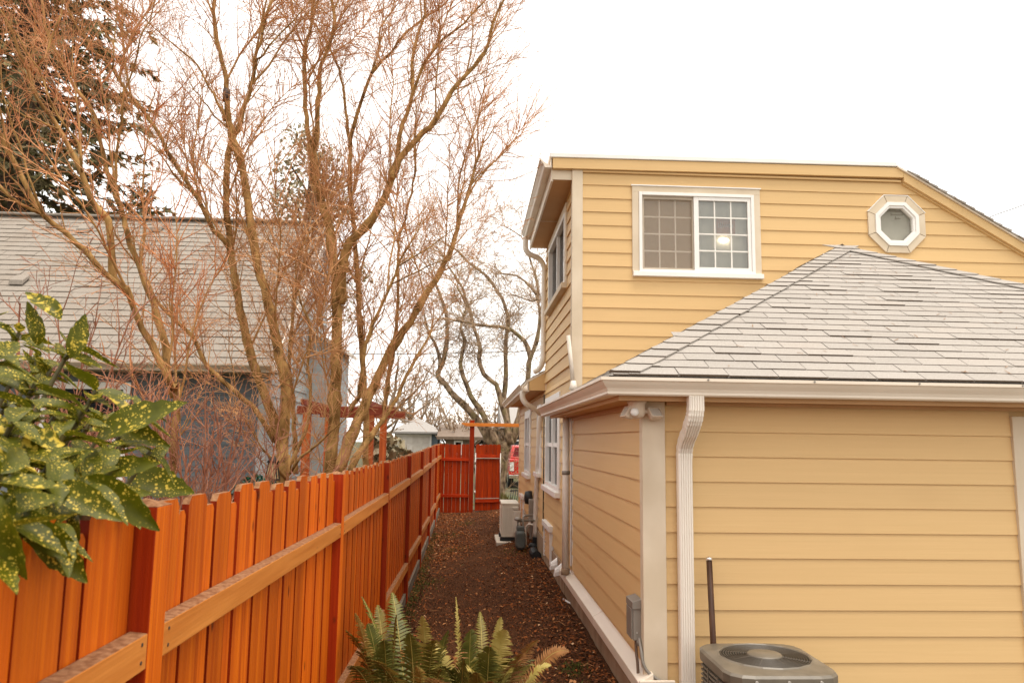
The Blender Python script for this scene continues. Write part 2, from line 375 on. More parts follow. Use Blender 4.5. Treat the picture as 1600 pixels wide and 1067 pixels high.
M_MUNTIN = mat('muntin_vinyl', (0.72, 0.69, 0.63), rough=.4)
def panes(parent, x0, x1, z0, z1, nx, nz, y, t=.016, pm=M_PANE, mm=M_MUNTIN):
    for i in range(1, nx):
        xc = x0+(x1-x0)*i/nx; q = MB(); q.box(xc-t/2, xc+t/2, y-.005, y+.004, z0, z1); q.build('muntin', mm, parent)
    for k in range(1, nz):
        zc = z0+(z1-z0)*k/nz; q = MB(); q.box(x0, x1, y-.006, y+.003, zc-t/2, zc+t/2); q.build('muntin', mm, parent)
    for i in range(nx):
        for k in range(nz):
            xa = x0+(x1-x0)*i/nx; xb = x0+(x1-x0)*(i+1)/nx; za = z0+(z1-z0)*k/nz; zb = z0+(z1-z0)*(k+1)/nz
            q = MB(); q.box(xa+.0005, xb-.0005, y, y+.003, za+.0005, zb-.0005); q.build('pane', pm, parent)
panes(win, 1.816, 2.336, 3.794, 4.546, 3, 4, HY+.026)
panes(win, 2.404, 2.939, 3.806, 4.540, 3, 4, HY-.012)
o = MB(); o.add([(1.76, HY+.07, 3.74), (2.37, HY+.07, 3.74), (2.37, HY+.07, 4.62), (1.76, HY+.07, 4.62)], [(0, 1, 2, 3)]); o.box(1.76, 2.37, HY+.105, HY+.11, 3.74, 4.62); o.build('blind', M_ROOM, win)
o = MB(); n = 40
o.loft([[(2.38+.63*i/n, HY+.055+.003*math.sin(i*.9), z) for i in range(n+1)] for z in (3.74, 4.62)], cap=False, closed=False, smooth=True); o.build('curtain', M_CURTAIN, win)
# red card with white scribble hung behind the glass and the lit lamp
card = MB(); c0 = at(1119, 341, Y=HY+.02); c1 = at(1149, 367, Y=HY+.02)
card.box(c0.x, c1.x, HY+.018, HY+.021, c1.z, c0.z)
sign = card.build('window_sign', mat('faded_red_card', (0.62, 0.36, 0.28), (0.66, 0.42, 0.34), scale=(20, 20, 20)), win)
sc = MB(); x = c0.x+.02; zc = (c0.z+c1.z)/2
while x < c1.x-.03:
    h = random.uniform(.02, .05); sc.tube([(x, HY+.015, zc-h*.6), (x+.006, HY+.015, zc+h), (x+.014, HY+.015, zc-h*.2)], .0035, 4); x += random.uniform(.018, .026)
sc.build('scribble', M_WHITE, sign)
lc = at(1131, 375, Y=HY+.03)
lamp = MB(); lamp.lathe((lc.x, HY+.03, lc.z), [(.001, -.012), (.045, -.008), (.055, 0), (.045, .008)], 'Y', 20)
lamp.v = [(lc.x+(x-lc.x)*1.0, y, lc.z+(z-lc.z)*.42) for x, y, z in lamp.v]
lamp.build('lamp', emis('lamp_glow', (1.0, 0.9, 0.72), 4.0), win)

# octagon window
def octa(r, rot=22.5): return [(OCT[0]+r*math.cos(R_(rot+45*k)), OCT[1]+r*math.sin(R_(rot+45*k))) for k in range(8)]
def oct_ring(ro, ri, y0, y1, name, m, parent, split=False, bevel=.002):
    A, B = octa(ro), octa(ri); res = None; mb = MB()
    for k in range(8):
        j = (k+1) % 8
        if split: mb = MB()
        e = .003 if split else 0.0
        a0 = Vector(A[k]); a1 = Vector(A[j]); b0 = Vector(B[k]); b1 = Vector(B[j])
        if split:
            u = (a1-a0).normalized()*e; a0 = a0+u; b0 = b0+u; a1 = a1-u; b1 = b1-u
        mb.hexa([(b0.x, y0, b0.y), (b1.x, y0, b1.y), (b1.x, y1, b1.y), (b0.x, y1, b0.y), (a0.x, y0, a0.y), (a1.x, y0, a1.y), (a1.x, y1, a1.y), (a0.x, y1, a0.y)])
        if split: mb.build(name, m, parent, bevel=bevel)
    return None if split else mb.build(name, m, parent, bevel=0)
owin = oct_ring(.262, .222, HY-.050, HY+.02, 'window', M_WHITE, house)
oct_ring(.2215, .196, HY-.036, HY+.02, 'inner_frame', M_WHITE, owin)
oct_ring(.345, .2625, HY-.036, HY-.001, 'window_trim', M_TRIM, owin, split=True)
mb = MB(); A, B = octa(.353), octa(.3455)
for k in (0, 1, 2, 3):                        # drip flashing over the upper sides
    if k == 3: continue
    j = k+1
    mb.hexa([(B[k][0], HY-.04, B[k][1]), (B[j][0], HY-.04, B[j][1]), (B[j][0], HY-.001, B[j][1]), (B[k][0], HY-.001, B[k][1]), (A[k][0], HY-.04, A[k][1]), (A[j][0], HY-.04, A[j][1]), (A[j][0], HY-.001, A[j][1]), (A[k][0], HY-.001, A[k][1])])
mb.build('drip_cap', M_WHITE, owin)
mb = MB(); P = octa(.1955); mb.add([(x, HY-.004, z) for x, z in P], [tuple(range(7, -1, -1))]); mb.build('pane', glass_mat('frosted_oct_glass', (.8, .8, .78), .22, .25), owin)
mb = MB(); P = octa(.27); mb.add([(x, HY+.035, z) for x, z in P], [tuple(range(8))]); mb.build('blind', mat('grey_room', (.50, .475, .41), (.55, .525, .46), rough=.9), owin)
sc = MB()                                     # three lines of faint handwriting on the glass
for (xs, zs, n, w_, h) in ((-.085, .150, 8, .018, .012), (-.050, .110, 9, .016, .014), (-.005, .068, 4, .017, .016)):
    x = OCT[0]+xs
    pts = []
    for i in range(n):
        hh = h*(1.9 if i == 0 else random.uniform(.6, 1.1))
        pts += [(x, HY-.008, OCT[1]+zs-hh*.4), (x+w_*.35, HY-.008, OCT[1]+zs+hh), (x+w_*.6, HY-.008, OCT[1]+zs-hh*.3)]; x += w_
    sc.tube(pts, .0022, 4, smooth=False)
sc.build('handwriting', mat('grease_pencil', (.10, .08, .06), rough=.8), owin)

# side windows on the left wall (facing -X)
def side_window(h, mid=True, two=False):
    y0, y1, z0, z1 = h
    def fr(mb, ya, yb, za, zb, wd, x0, x1):
        mb.box(x0, x1, ya, ya+wd, za, zb); mb.box(x0, x1, yb-wd, yb, za, zb)
        mb.box(x0, x1, ya+wd, yb-wd, za, za+wd); mb.box(x0, x1, ya+wd, yb-wd, zb-wd, zb)
    mb = MB(); fr(mb, y0, y1, z0, z1, .05, WX-.043, WX+.06); f = mb.build('window', M_WHITE, house, bevel=.003)
    o = MB(); x0, x1 = WX-.036, WX-.001
    o.box(x0, x1, y0-.085, y0-.001, z0-.02, z1+.09); o.box(x0, x1, y1+.001, y1+.085, z0-.02, z1+.09); o.box(x0, x1, y0-.001, y1+.001, z1+.001, z1+.09)
    o.build('window_trim', M_WHITE if not two else M_TRIM, f, bevel=.003)
    o = MB(); o.box(WX-.085, x1, y0-.10, y1+.10, z0-.065, z0-.001); o.build('sill', M_WHITE if not two else M_TRIM, f, bevel=.004)
    ym = (y0+y1)/2; zm = (z0+z1)/2
    if two:
        o = MB(); o.box(WX-.025, WX+.04, ym-.025, ym+.025, z0+.05, z1-.05); o.build('mullion', M_WHITE, f)
        for a, b in ((y0+.05, ym-.025), (ym+.025, y1-.05)):
            o = MB(); o.box(WX+.012, WX+.016, a, b, z0+.05, z1-.05); o.build('pane', M_PANE_DK, f)
    else:
        nn = 2 if (y1-y0) > 1.0 else 1
        for i in range(nn):
            a = y0+.05+(y1-y0-.1)*i/nn; b = y0+.05+(y1-y0-.1)*(i+1)/nn
            if i: o = MB(); o.box(WX-.030, WX+.05, a-.04, a+.04, z0+.05, z1-.05); o.build('mullion', M_WHITE, f)
            aa = a+(.04 if i else 0); bb = b-(.04 if i < nn-1 else 0)
            o = MB(); o.box(WX-.015, WX+.03, aa, bb, zm-.025, zm+.025); o.build('meeting_rail', M_WHITE, f)
            for za, zb in ((z0+.05, zm-.025), (zm+.025, z1-.05)):
                o = MB(); o.box(WX+.012, WX+.016, aa, bb, za, zb); o.build('pane', M_PANE_DK, f)
    o = MB(); o.box(WX+.10, WX+.11, y0, y1, z0, z1); o.build('blind', mat('dim_room', (.10, .085, .07), (.15, .12, .1), scale=(2, 2, 8)), f)
side_window(WL1); side_window(WL2); side_window(WL3); side_window(WLU, two=True)
# crawl-space vents with white surrounds, low on the left wall
for y0, y1, z0, z1 in ((9.86, 10.72, .42, .82), (14.9, 15.7, .42, .84)):
    mb = MB(); X0 = 1.02
    mb.box(X0, 1.068, y0, y0+.06, z0, z1); mb.box(X0, 1.068, y1-.06, y1, z0, z1); mb.box(X0-.02, 1.068, y0-.04, y1+.04, z1+.0005, z1+.07); 
    f = mb.build('crawl_vent', M_WHITE, house, bevel=.003)
    for k in range(6):
        zz = z0+.03+(z1-z0-.04)*k/6; s = MB(); s.hexa([(1.03, y0+.06, zz), (1.035, y0+.06, zz), (1.035, y1-.06, zz), (1.03, y1-.06, zz), (1.046, y0+.06, zz+.05), (1.051, y0+.06, zz+.05), (1.051, y1-.06, zz+.05), (1.046, y1-.06, zz+.05)]); s.build('louvre', M_SOFFIT, f)
# two white dryer-vent hoods
for y in (8.78, 9.22):
    mb = MB(); n = 8
    mb.loft([[(1.04, y-.05+.10*(i/n), .535+.075*math.sin(math.pi*i/n)**.5) for i in range(n+1)]+[(1.04, y+.05, .49), (1.04, y-.05, .49)],
             [(.965, y-.05+.10*(i/n), .515+.035*math.sin(math.pi*i/n)**.5) for i in range(n+1)]+[(.955, y+.05, .47), (.955, y-.05, .47)]])
    mb.build('vent_hood', M_WHITE, house, bevel=.004)
# ================================================================== roofs, gutters, downspouts
FX, FY, SZ = 0.880, 4.490, 2.195             # fascia planes and soffit height of the garage
KG = [(0.0, -.100), (.070, -.100), (.078, -.092), (.078, -.080), (.086, -.062), (.104, -.040), (.116, -.022), (.125, -.018), (.125, 0.0), (.113, 0.0), (.113, -.012), (.006, -.090), (.006, 0.0), (0.0, 0.0)]
GZ = 2.316
# soffit + fascia of the garage
mb = MB()
mb.add([(FX, FY, SZ), (6.28, FY, SZ), (6.28, GY+.02, SZ), (WX+.02, GY+.02, SZ), (WX+.02, 8.35, SZ), (FX, 8.35, SZ)], [(0, 5, 4, 3), (0, 3, 2, 1)])
mb.add([(FX, FY, SZ+.012), (6.28, FY, SZ+.012), (6.28, GY+.02, SZ+.012), (WX+.02, GY+.02, SZ+.012), (WX+.02, 8.35, SZ+.012), (FX, 8.35, SZ+.012)], [(0, 3, 4, 5), (0, 1, 2, 3)])
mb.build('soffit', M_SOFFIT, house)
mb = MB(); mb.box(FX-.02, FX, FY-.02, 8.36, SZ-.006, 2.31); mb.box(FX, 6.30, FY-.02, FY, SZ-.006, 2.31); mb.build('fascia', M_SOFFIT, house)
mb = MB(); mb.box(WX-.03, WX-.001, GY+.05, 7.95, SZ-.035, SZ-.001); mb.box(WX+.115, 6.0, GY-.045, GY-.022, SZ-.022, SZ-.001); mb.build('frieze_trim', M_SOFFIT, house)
# K-style gutter, mitred at the corner
def kgutter(path, name='gutter'):
    """path: list of (x,y, outward dx, outward dy, along-mitre flag) cross-sections"""
    mb = MB(); rings = []
    for (x, y, dx, dy, z) in path:
        rings.append([(x+dx*u, y+dy*u, z+h) for u, h in KG])
    mb.loft(rings, cap=True); return mb.build(name, M_GUTTER, house)
fx, fy = FX-.021, FY-.021
kgutter([(fx, 8.62, -1, 0, GZ), (fx, fy, -1, -1, GZ), (6.42, fy, 0, -1, GZ-.004)])
for k in range(9):                                  # screw heads / hangers along the front gutter
    x = 1.35+k*.62; mb = MB(); mb.lathe((x, fy-.1255, GZ-.009), [(.006, -.004), (.006, .0)], 'Y', 8); mb.build('gutter_screw', M_GREYMETAL, house)
# ---- garage hip roof
EX, EY, EZ, SL = 0.800, 4.420, 2.330, 0.549
T = 2.78; PK = Vector((EX+T, EY+T, EZ+SL*T)); RX = EX+2*T
deck = MB()
deck.add([(EX, EY, EZ), (RX, EY, EZ), tuple(PK), (EX, 8.36, EZ), (RX, 8.36, EZ), (PK.x, 8.36, PK.z)], [(0, 1, 2), (0, 2, 5, 3), (1, 4, 5, 2)])
deck.add([(EX, EY, EZ-.02), (RX, EY, EZ-.02), (PK.x, PK.y, PK.z-.02), (EX, 8.36, EZ-.02), (RX, 8.36, EZ-.02), (PK.x, 8.36, PK.z-.02)], [(0, 2, 1), (0, 3, 5, 2), (1, 2, 5, 4)])
roof = deck.build('roof', M_SHINGLE, house)
cosr = 1/math.sqrt(1+SL*SL); sinr = SL*cosr
CE = 0.1155                                        # exposure along the slope
NC = int(T/cosr/CE)
TABW = 0.295
# front slope: each shingle tab its own piece; local axes: x along eave, y up slope, z out of roof
ang = math.atan(SL)
tabm = {}
def tab_mesh(kind):
    if kind in tabm: return tabm[kind]
    th = (0.0045, 0.007, 0.0105)[kind]
    mb = MB(); L = CE+.03; w2 = TABW-.0055
    mb.hexa([(0, 0, .002), (w2, 0, .002), (w2, L, .001), (0, L, .001), (0, 0, th+.004), (w2, 0, th+.004), (w2, L, .003), (0, L, .003)])
    me = bpy.data.meshes.new('shingle'); me.from_pydata(mb.v, [], mb.f); me.materials.append(M_SHINGLE); me.materials.append(M_SHINGLE_EDGE)
    for i, pl in enumerate(me.polygons): pl.material_index = 1 if i == 2 else 0
    tabm[kind] = me; return me
rest = MB(); nt_ = 0
cands = []
for c in range(NC+1):
    s = c*CE; yy = EY+s*cosr; zz = EZ+s*sinr
    xl = EX+s*cosr+.015; xr = RX-s*cosr-.015
    off = (c*-0.098+.03+random.uniform(-.008, .008)) % TABW
    x = xl-((xl-off) % TABW)
    while x < xr:
        a, b = max(x, xl), min(x+TABW, xr)
        if b-a > .015:
            cands.append((c, a, b, yy, zz, random.choice((0, 0, 0, 1, 1, 2))))
        x += TABW
def seen_px(x, y, z):
    v = Vector((x, y, z))-CAM; d = v.dot(_fw); return PW/2+F*v.dot(_r2)/d
cands.sort(key=lambda q: (0 if seen_px((q[1]+q[2])/2, q[3], q[4]) < 1606 else 1, q[3]))
for i, (c, a, b, yy, zz, k) in enumerate(cands):
    lift = .0015
    full = (b-a) > TABW-.004
    if i < 300:
        if full:
            o = bpy.data.objects.new('shingle', tab_mesh(k)); COL.objects.link(o)
        else:
            mb = MB(); th = (0.0045, 0.007, 0.0105)[k]; L = CE+.03; w2 = b-a-.002
            # cut to the hip line
            s0 = cosr if a <= EX+(yy-EY)+.02 else 0.0; s1 = cosr if b >= RX-(yy-EY)-.02 else 0.0
            t0 = min(L*s0, w2); t1 = max(w2-L*s1, t0)
            mb.hexa([(0, 0, .002), (w2, 0, .002), (t1, L, .001), (t0, L, .001), (0, 0, th+.004), (w2, 0, th+.004), (t1, L, .003), (t0, L, .003)])
            me = bpy.data.meshes.new('shingle'); me.from_pydata(mb.v, [], mb.f); me.materials.append(M_SHINGLE); me.materials.append(M_SHINGLE_EDGE)
            me.polygons[2].material_index = 1
            o = bpy.data.objects.new('shingle', me); COL.objects.link(o)
        o.parent = roof; o.rotation_euler = (ang, 0, 0)
        o.location = Vector((a+.0015, yy, zz+lift)) - origin(roof)
    else:
        th = (0.0045, 0.007, 0.0105)[k]+.004; y2, z2 = yy+(CE+.03)*cosr, zz+(CE+.03)*sinr
        ny, nz = -sinr, cosr
        rest.hexa([(a+.0015, yy, zz), (b-.0015, yy, zz), (b-.0015, y2, z2), (a+.0015, y2, z2), (a+.0015, yy+ny*th, zz+nz*th), (b-.0015, yy+ny*th, zz+nz*th), (b-.0015, y2+ny*.003, z2+nz*.003), (a+.0015, y2+ny*.003, z2+nz*.003)])
# left slope, seen edge-on
for c in range(NC+1):
    s = c*CE; xx = EX+s*cosr; zz = EZ+s*sinr; y = EY+(s+CE+.03)*cosr+.02+random.uniform(0, .1)
    while y < 8.34:
        y2 = min(y+TABW, 8.34); th = random.choice((.007, .009, .012)); x2, z2 = xx+(CE+.03)*cosr, zz+(CE+.03)*sinr; nx, nz = -sinr, cosr
        rest.hexa([(xx, y2, zz), (xx, y+.002, zz), (x2, y+.002, z2), (x2, y2, z2), (xx+nx*th, y2, zz+nz*th), (xx+nx*th, y+.002, zz+nz*th), (x2+nx*.003, y+.002, z2+nz*.003), (x2+nx*.003, y2, z2+nz*.003)])
        y += TABW
rest.build('shingle_courses', M_SHINGLE, roof, kind='stuff')
# hip caps, one bent piece each
def hip_caps(p0, p1, side_dirs, n, wd=.165, wb=.045, name='hip_cap'):
    p0, p1 = Vector(p0), Vector(p1); u = (p1-p0).normalized(); L = (p1-p0).length; step = L/n
    sa, sb = [Vector(q).normalized() for q in side_dirs]
    na = sa.cross(u).normalized(); na = na if na.z > 0 else -na
    nb = sb.cross(u).normalized(); nb = nb if nb.z > 0 else -nb
    nm = (na+nb).normalized()
    for k in range(n):
        a = p0+u*(step*k); b = p0+u*(step*(k+1)+.03); th0 = random.uniform(.015, .020); th1 = .009
        w1 = wd*random.uniform(.97, 1.03)
        mb = MB(); vs = []
        for q, t in ((a, th0), (b, th1)):
            for base in (.004, t):
                vs += [q+sa*w1+na*base, q+sa*.02+nm*base+na*0.0, q+nm*(base+.004), q+sb*.02+nm*base, q+sb*wb+nb*base]
        f = []
        for i in range(4):
            f += [(5+i, 6+i, 16+i, 15+i), (0+i, 10+i, 11+i, 1+i), (0+i, 1+i, 6+i, 5+i), (10+i, 15+i, 16+i, 11+i)]
        f += [(0, 5, 15, 10), (4, 14, 19, 9)]
        mb.add(vs, f); o = mb.build(name, [M_SHINGLE, M_SHINGLE_EDGE], roof)
        for i in (2, 6, 10, 14): o.data.polygons[i].material_index = 1
fr = Vector((1, 0, 0)); lf = Vector((0, 1, 0))
hip_caps((EX+.01, EY+.01, EZ+.012), PK+Vector((0, 0, .012)), (fr, lf), 27)
hip_caps((RX-.01, EY+.01, EZ+.012), PK+Vector((0, 0, .012)), (-fr, lf), 24)
hip_caps(PK+Vector((0, -.02, .016)), (PK.x, 8.0, PK.z+.016), (Vector((-1, 0, -SL)), Vector((1, 0, -SL))), 6)
# ---- main house roofs
RS = 0.583
def slab(mb, pts, th):
    n = len(pts); top = [Vector(p)+Vector((0, 0, th)) for p in pts]
    mb.loft([pts, top])
# dormer: almost flat, white metal edge, yellow fascia (rake) and boxed eave
mb = MB(); slab(mb, [(.79, HY-.085, 4.952), (4.60, HY-.085, 4.975), (4.60, 11.1, 4.975), (.79, 11.1, 4.952)], .05); droof = mb.build('dormer_roof', M_WHITE, house, bevel=.006)
mb = MB(); slab(mb, [(.822, HY-.070, 4.836), (4.675, HY-.070, 4.856), (4.675, HY-.002, 4.856), (.822, HY-.002, 4.836)], .115)
mb.v = [(x, y, (z if z < 4.9 else (z if x < 4.6 else z-.005))) for x, y, z in mb.v]
mb.build('rake_board', M_SIDING, house, bevel=.003)
def rake_line(x): return 4.962-(x-4.60)*RS
mb = MB(); mb.hexa([(4.677, HY-.070, rake_line(4.677)-.105), (8.45, HY-.070, rake_line(8.45)-.105), (8.45, HY-.002, rake_line(8.45)-.105), (4.677, HY-.002, rake_line(4.677)-.105),
                    (4.677, HY-.070, rake_line(4.677)+.0), (8.45, HY-.070, rake_line(8.45)+.0), (8.45, HY-.002, rake_line(8.45)), (4.677, HY-.002, rake_line(4.677))]); mb.build('rake_board', M_SIDING, house, bevel=.003)
mb = MB(); mb.hexa([(4.68, HY-.040, rake_line(4.68)-.125), (8.4, HY-.040, rake_line(8.4)-.125), (8.4, HY-.001, rake_line(8.4)-.125), (4.68, HY-.001, rake_line(4.68)-.125),
                    (4.68, HY-.040, rake_line(4.68)-.107), (8.4, HY-.040, rake_line(8.4)-.107), (8.4, HY-.001, rake_line(8.4)-.107), (4.68, HY-.001, rake_line(4.68)-.107)]); mb.build('rake_trim', M_SIDING, house)
mb = MB(); mb.box(1.15, 4.66, HY-.040, HY-.022, 4.815, 4.835); mb.build('rake_trim', M_SIDING, house)
# boxed eave of the dormer on the left side
mb = MB(); mb.box(.822, 1.041, HY-.012, HY-.002, 4.730, 4.834); mb.build('eave_end', M_TRIM, house)
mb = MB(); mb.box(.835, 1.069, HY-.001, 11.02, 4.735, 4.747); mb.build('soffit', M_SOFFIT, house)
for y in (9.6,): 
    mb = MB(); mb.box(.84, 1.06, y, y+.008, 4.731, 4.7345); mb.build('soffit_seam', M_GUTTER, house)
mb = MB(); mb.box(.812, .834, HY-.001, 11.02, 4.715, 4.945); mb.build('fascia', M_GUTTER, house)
kgutter([(.811, 11.0, -1, 0, 4.948), (.811, HY-.05, -1, 0, 4.948)])
# right slope of the main roof, courses showing at the rake
mb = MB(); mb.hexa([(4.60, HY-.09, rake_line(4.60)+.003), (8.6, HY-.09, rake_line(8.6)+.003), (8.6, 16.9, rake_line(8.6)+.003), (4.60, 16.9, rake_line(4.60)+.003),
                    (4.60, HY-.09, rake_line(4.60)+.022), (8.6, HY-.09, rake_line(8.6)+.022), (8.6, 16.9, rake_line(8.6)+.022), (4.60, 16.9, rake_line(4.60)+.022)])
mroof = mb.build('main_roof', M_GUTTER, house)
c1 = 1/math.sqrt(1+RS*RS); s1 = RS*c1
for k in range(48):
    xa = 8.62-k*CE*c1; za = rake_line(xa)+.023; xb = xa-(CE+.03)*c1; zb = rake_line(xb)+.023; th = random.uniform(.016, .026)
    if xb < 4.62: break
    y0 = HY-.10-random.uniform(0, .02); mb = MB()
    mb.hexa([(xb, y0, zb), (xa, y0, za), (xa, 16.9, za), (xb, 16.9, zb), (xb+s1*.004, y0, zb+c1*.004), (xa+s1*th, y0, za+c1*th), (xa+s1*th, 16.9, za+c1*th), (xb+s1*.004, 16.9, zb+c1*.004)])
    mb.build('shingle_course', M_SHINGLE, mroof)
# left slope beyond the dormer (Y 11.03 - 17) with its eave box and gutter
LS = 0.56
def lft(x): return 2.776+(x-.806)*LS
mb = MB(); mb.hexa([(.79, 11.03, lft(.79)), (4.6, 11.03, lft(4.6)), (4.6, 17.0, lft(4.6)), (.79, 17.0, lft(.79)), (.79, 11.03, lft(.79)+.03), (4.6, 11.03, lft(4.6)+.03), (4.6, 17.0, lft(4.6)+.03), (.79, 17.0, lft(.79)+.03)])
lroof = mb.build('main_roof', M_GUTTER, house)
for k in range(42):
    xa = .775+k*CE*.872; xb = xa+(CE+.03)*.872
    if xb > 4.6: break
    mb = MB(); th = random.uniform(.012, .02)
    mb.hexa([(xa, 11.05, lft(xa)+.031), (xb, 11.05, lft(xb)+.031), (xb, 17.02, lft(xb)+.031), (xa, 17.02, lft(xa)+.031), (xa, 11.05, lft(xa)+.031+th), (xb, 11.05, lft(xb)+.036), (xb, 17.02, lft(xb)+.036), (xa, 17.02, lft(xa)+.031+th)])
    mb.build('shingle_course', M_SHINGLE, lroof)
mb = MB(); mb.hexa([(.82, 11.031, 2.662), (1.069, 11.031, 2.662), (1.069, 11.05, 2.662), (.82, 11.05, 2.662), (.82, 11.031, lft(.82)-.002), (1.069, 11.031, lft(1.069)-.002), (1.069, 11.05, lft(1.069)-.002), (.82, 11.05, lft(.82)-.002)]); mb.build('eave_end', M_SIDING, house)
mb = MB(); mb.box(.83, 1.069, 11.055, 16.9, 2.662, 2.674); mb.build('soffit', M_SOFFIT, house)
mb = MB(); mb.box(.808, .829, 11.031, 16.95, 2.645, 2.775); mb.build('fascia', M_GUTTER, house)
kgutter([(.807, 16.95, -1, 0, 2.748), (.807, 11.035, -1, 0, 2.748)])
mb = MB(); mb.hexa([(WX, 16.6, 2.655), (8.1, 16.6, 2.655), (8.1, 16.68, 2.655), (WX, 16.68, 2.655), (4.55, 16.6, 4.84), (4.65, 16.6, 4.84), (4.65, 16.68, 4.84), (4.55, 16.68, 4.84)]); mb.build('wall', M_SIDING, house)
# ---- downspouts: rectangular, ribbed, swept along a path
def downspout(path, wx, wy, name='downspout', ribs=5, parent=None, m=M_PIPE):
    """path: (x,y,z, scale); ring is horizontal-ish, wx along X, wy along Y, ribs on the -Y face"""
    prof = [(-wx/2, wy/2), (-wx/2, -wy/2+.008), (-wx/2+.008, -wy/2)]
    nr = ribs
    for k in range(nr):
        c = -wx/2+.008+(wx-.016)*(k+.5)/nr; g = (wx-.016)/nr*.22
        prof += [(c-g, -wy/2), (c-g*.5, -wy/2+.006), (c+g*.5, -wy/2+.006), (c+g, -wy/2)]
    prof += [(wx/2-.008, -wy/2), (wx/2, -wy/2+.008), (wx/2, wy/2)]
    pts = [Vector(p[:3]) for p in path]; rings = []
    for i, p in enumerate(pts):
        t = (pts[min(i+1, len(pts)-1)]-pts[max(i-1, 0)]).normalized()
        b = t.cross(Vector((1, 0, 0))).normalized()          # outward-ish direction
        if b.y > 0: b = -b
        sc_ = path[i][3] if len(path[i]) > 3 else 1.0
        rings.append([p+Vector((u*sc_, 0, 0))+b*(-v*sc_) for u, v in prof])
    mb = MB(); mb.loft(rings, cap=True); return mb.build(name, m, parent or house)
P = [(1.297, 4.420, 2.218, 1.0), (1.297, 4.420, 2.155, 1.0)]
for k in range(1, 10):                                # crimped elbow
    a = R_(k*6.2); P.append((1.297-.001*k, 4.420+.11*(1-math.cos(a)), 2.150-.12*math.sin(a), 1.0+(.03 if k % 2 else -.02)))
y, z = P[-1][1], P[-1][2]
P += [(1.287, y+.045, z-.045, .96)]
for k in range(1, 8):
    f_ = k/7; P.append((1.285, y+.045+(4.628-y-.045)*(1-(1-f_)**2), z-.045-.13*f_, .98+(.03 if k % 2 else -.02)))
P += [(1.284, 4.628, P[-1][2]-.03, .95), (1.284, 4.628, 1.2, .95), (1.284, 4.628, .33, .95)]
downspout(P, .088, .062)
# round-cornered spouts on the left side (seen small): plain tubes
def spout(pts, r=.032, name='downspout', m=M_PIPE, sides=8):
    # smooth through the points
    q = []
    for i in range(len(pts)-1):
        p0, p1, p2, p3 = [Vector(pts[max(0, min(len(pts)-1, i+j))]) for j in (-1, 0, 1, 2)]
        for k in range(6):
            t = k/6; q.append(.5*((2*p1)+(-p0+p2)*t+(2*p0-5*p1+4*p2-p3)*t*t+(-p0+3*p1-3*p2+p3)*t**3))
    q.append(Vector(pts[-1])); mb = MB(); mb.tube(q, r, sides, cap=True); return mb.build(name, m, house)
spout([(.745, 10.90, 4.86), (.745, 10.90, 4.70), (.80, 10.90, 4.62), (.95, 10.92, 4.55), (1.022, 10.95, 4.42), (1.022, 10.97, 4.2), (1.022, 10.97, 3.3), (1.015, 10.97, 3.08), (.97, 11.02, 2.97), (.90, 11.06, 2.93)], r=.040)
spout([(.745, 11.12, 2.66), (.745, 11.13, 2.56), (.80, 11.15, 2.47), (.93, 11.25, 2.41), (1.02, 11.4, 2.34), (1.025, 11.45, 2.2), (1.025, 11.9, 1.2), (1.025, 12.05, .50)], r=.040)
spout([(1.025, 12.05, .50), (1.02, 12.06, .36), (1.0, 12.06, .30)], r=.046, name='drain_adapter', m=M_BLACK)
# white conduit with clamp beside the wing joint
mb = MB(); mb.tube([(1.0, 8.10, 2.19), (1.0, 8.10, .66)], .036, 12, cap=True); cond = mb.build('vent_pipe', M_PIPE, house)
mb = MB(); mb.tube([(1.0, 8.10, 1.645), (1.0, 8.10, 1.605)], .042, 12, cap=True); mb.build('pipe_clamp', M_GREYMETAL, cond)
mb = MB(); mb.tube([(1.0, 8.10, .66), (1.0, 8.10, .60)], .045, 12, cap=True); mb.build('pipe_boot', M_CONC, cond)
mb = MB(); mb.tube([(1.045, 8.02, 2.18), (1.045, 8.02, .70)], .008, 6); mb.build('cable', M_WHITE, house)
mb = MB(); mb.tube([(1.043, 11.0, 2.6), (1.043, 11.0, 1.5), (1.043, 11.01, .7)], .008, 6); mb.build('cable', M_BLACK, house)
# weathered white vent stack behind the wing's roof edge
a = at(888, 524, Y=7.90); b = at(896, 604, Y=7.90)
mb = MB(); mb.tube([b, a], .022, 10, cap=True); vs_ = mb.build('vent_stack', mat('weathered_white_pvc', (.55, .47, .38), (.72, .66, .58), scale=(20, 20, 6), rough=.7), house)
mb = MB(); mb.lathe(b, [(.05, -.03), (.034, .02), (.027, .06)], 'Z', 12); mb.build('flashing', M_PIPE, vs_)

# needles and grit caught on the garage roof
random.seed(17); mb = MB()
for k in range(90):
    s = random.uniform(.02, T-.1); x = random.uniform(EX+s+.1, min(RX-s-.1, 5.2)); p = Vector((x, EY+s, EZ+SL*s+.017)); a = random.uniform(0, 3.14); L_ = random.uniform(.006, .03); d = Vector((math.cos(a), math.sin(a)*cosr, math.sin(a)*sinr))*L_; e = Vector((-math.sin(a), math.cos(a)*cosr, math.cos(a)*sinr))*.0025
    mb.add([p-d-e, p+d-e, p+d+e, p-d+e], [(0, 1, 2, 3)])
mb.build('debris', mat('roof_debris', (.16, .08, .04), (.28, .16, .08), rough=.9), roof, kind='stuff')
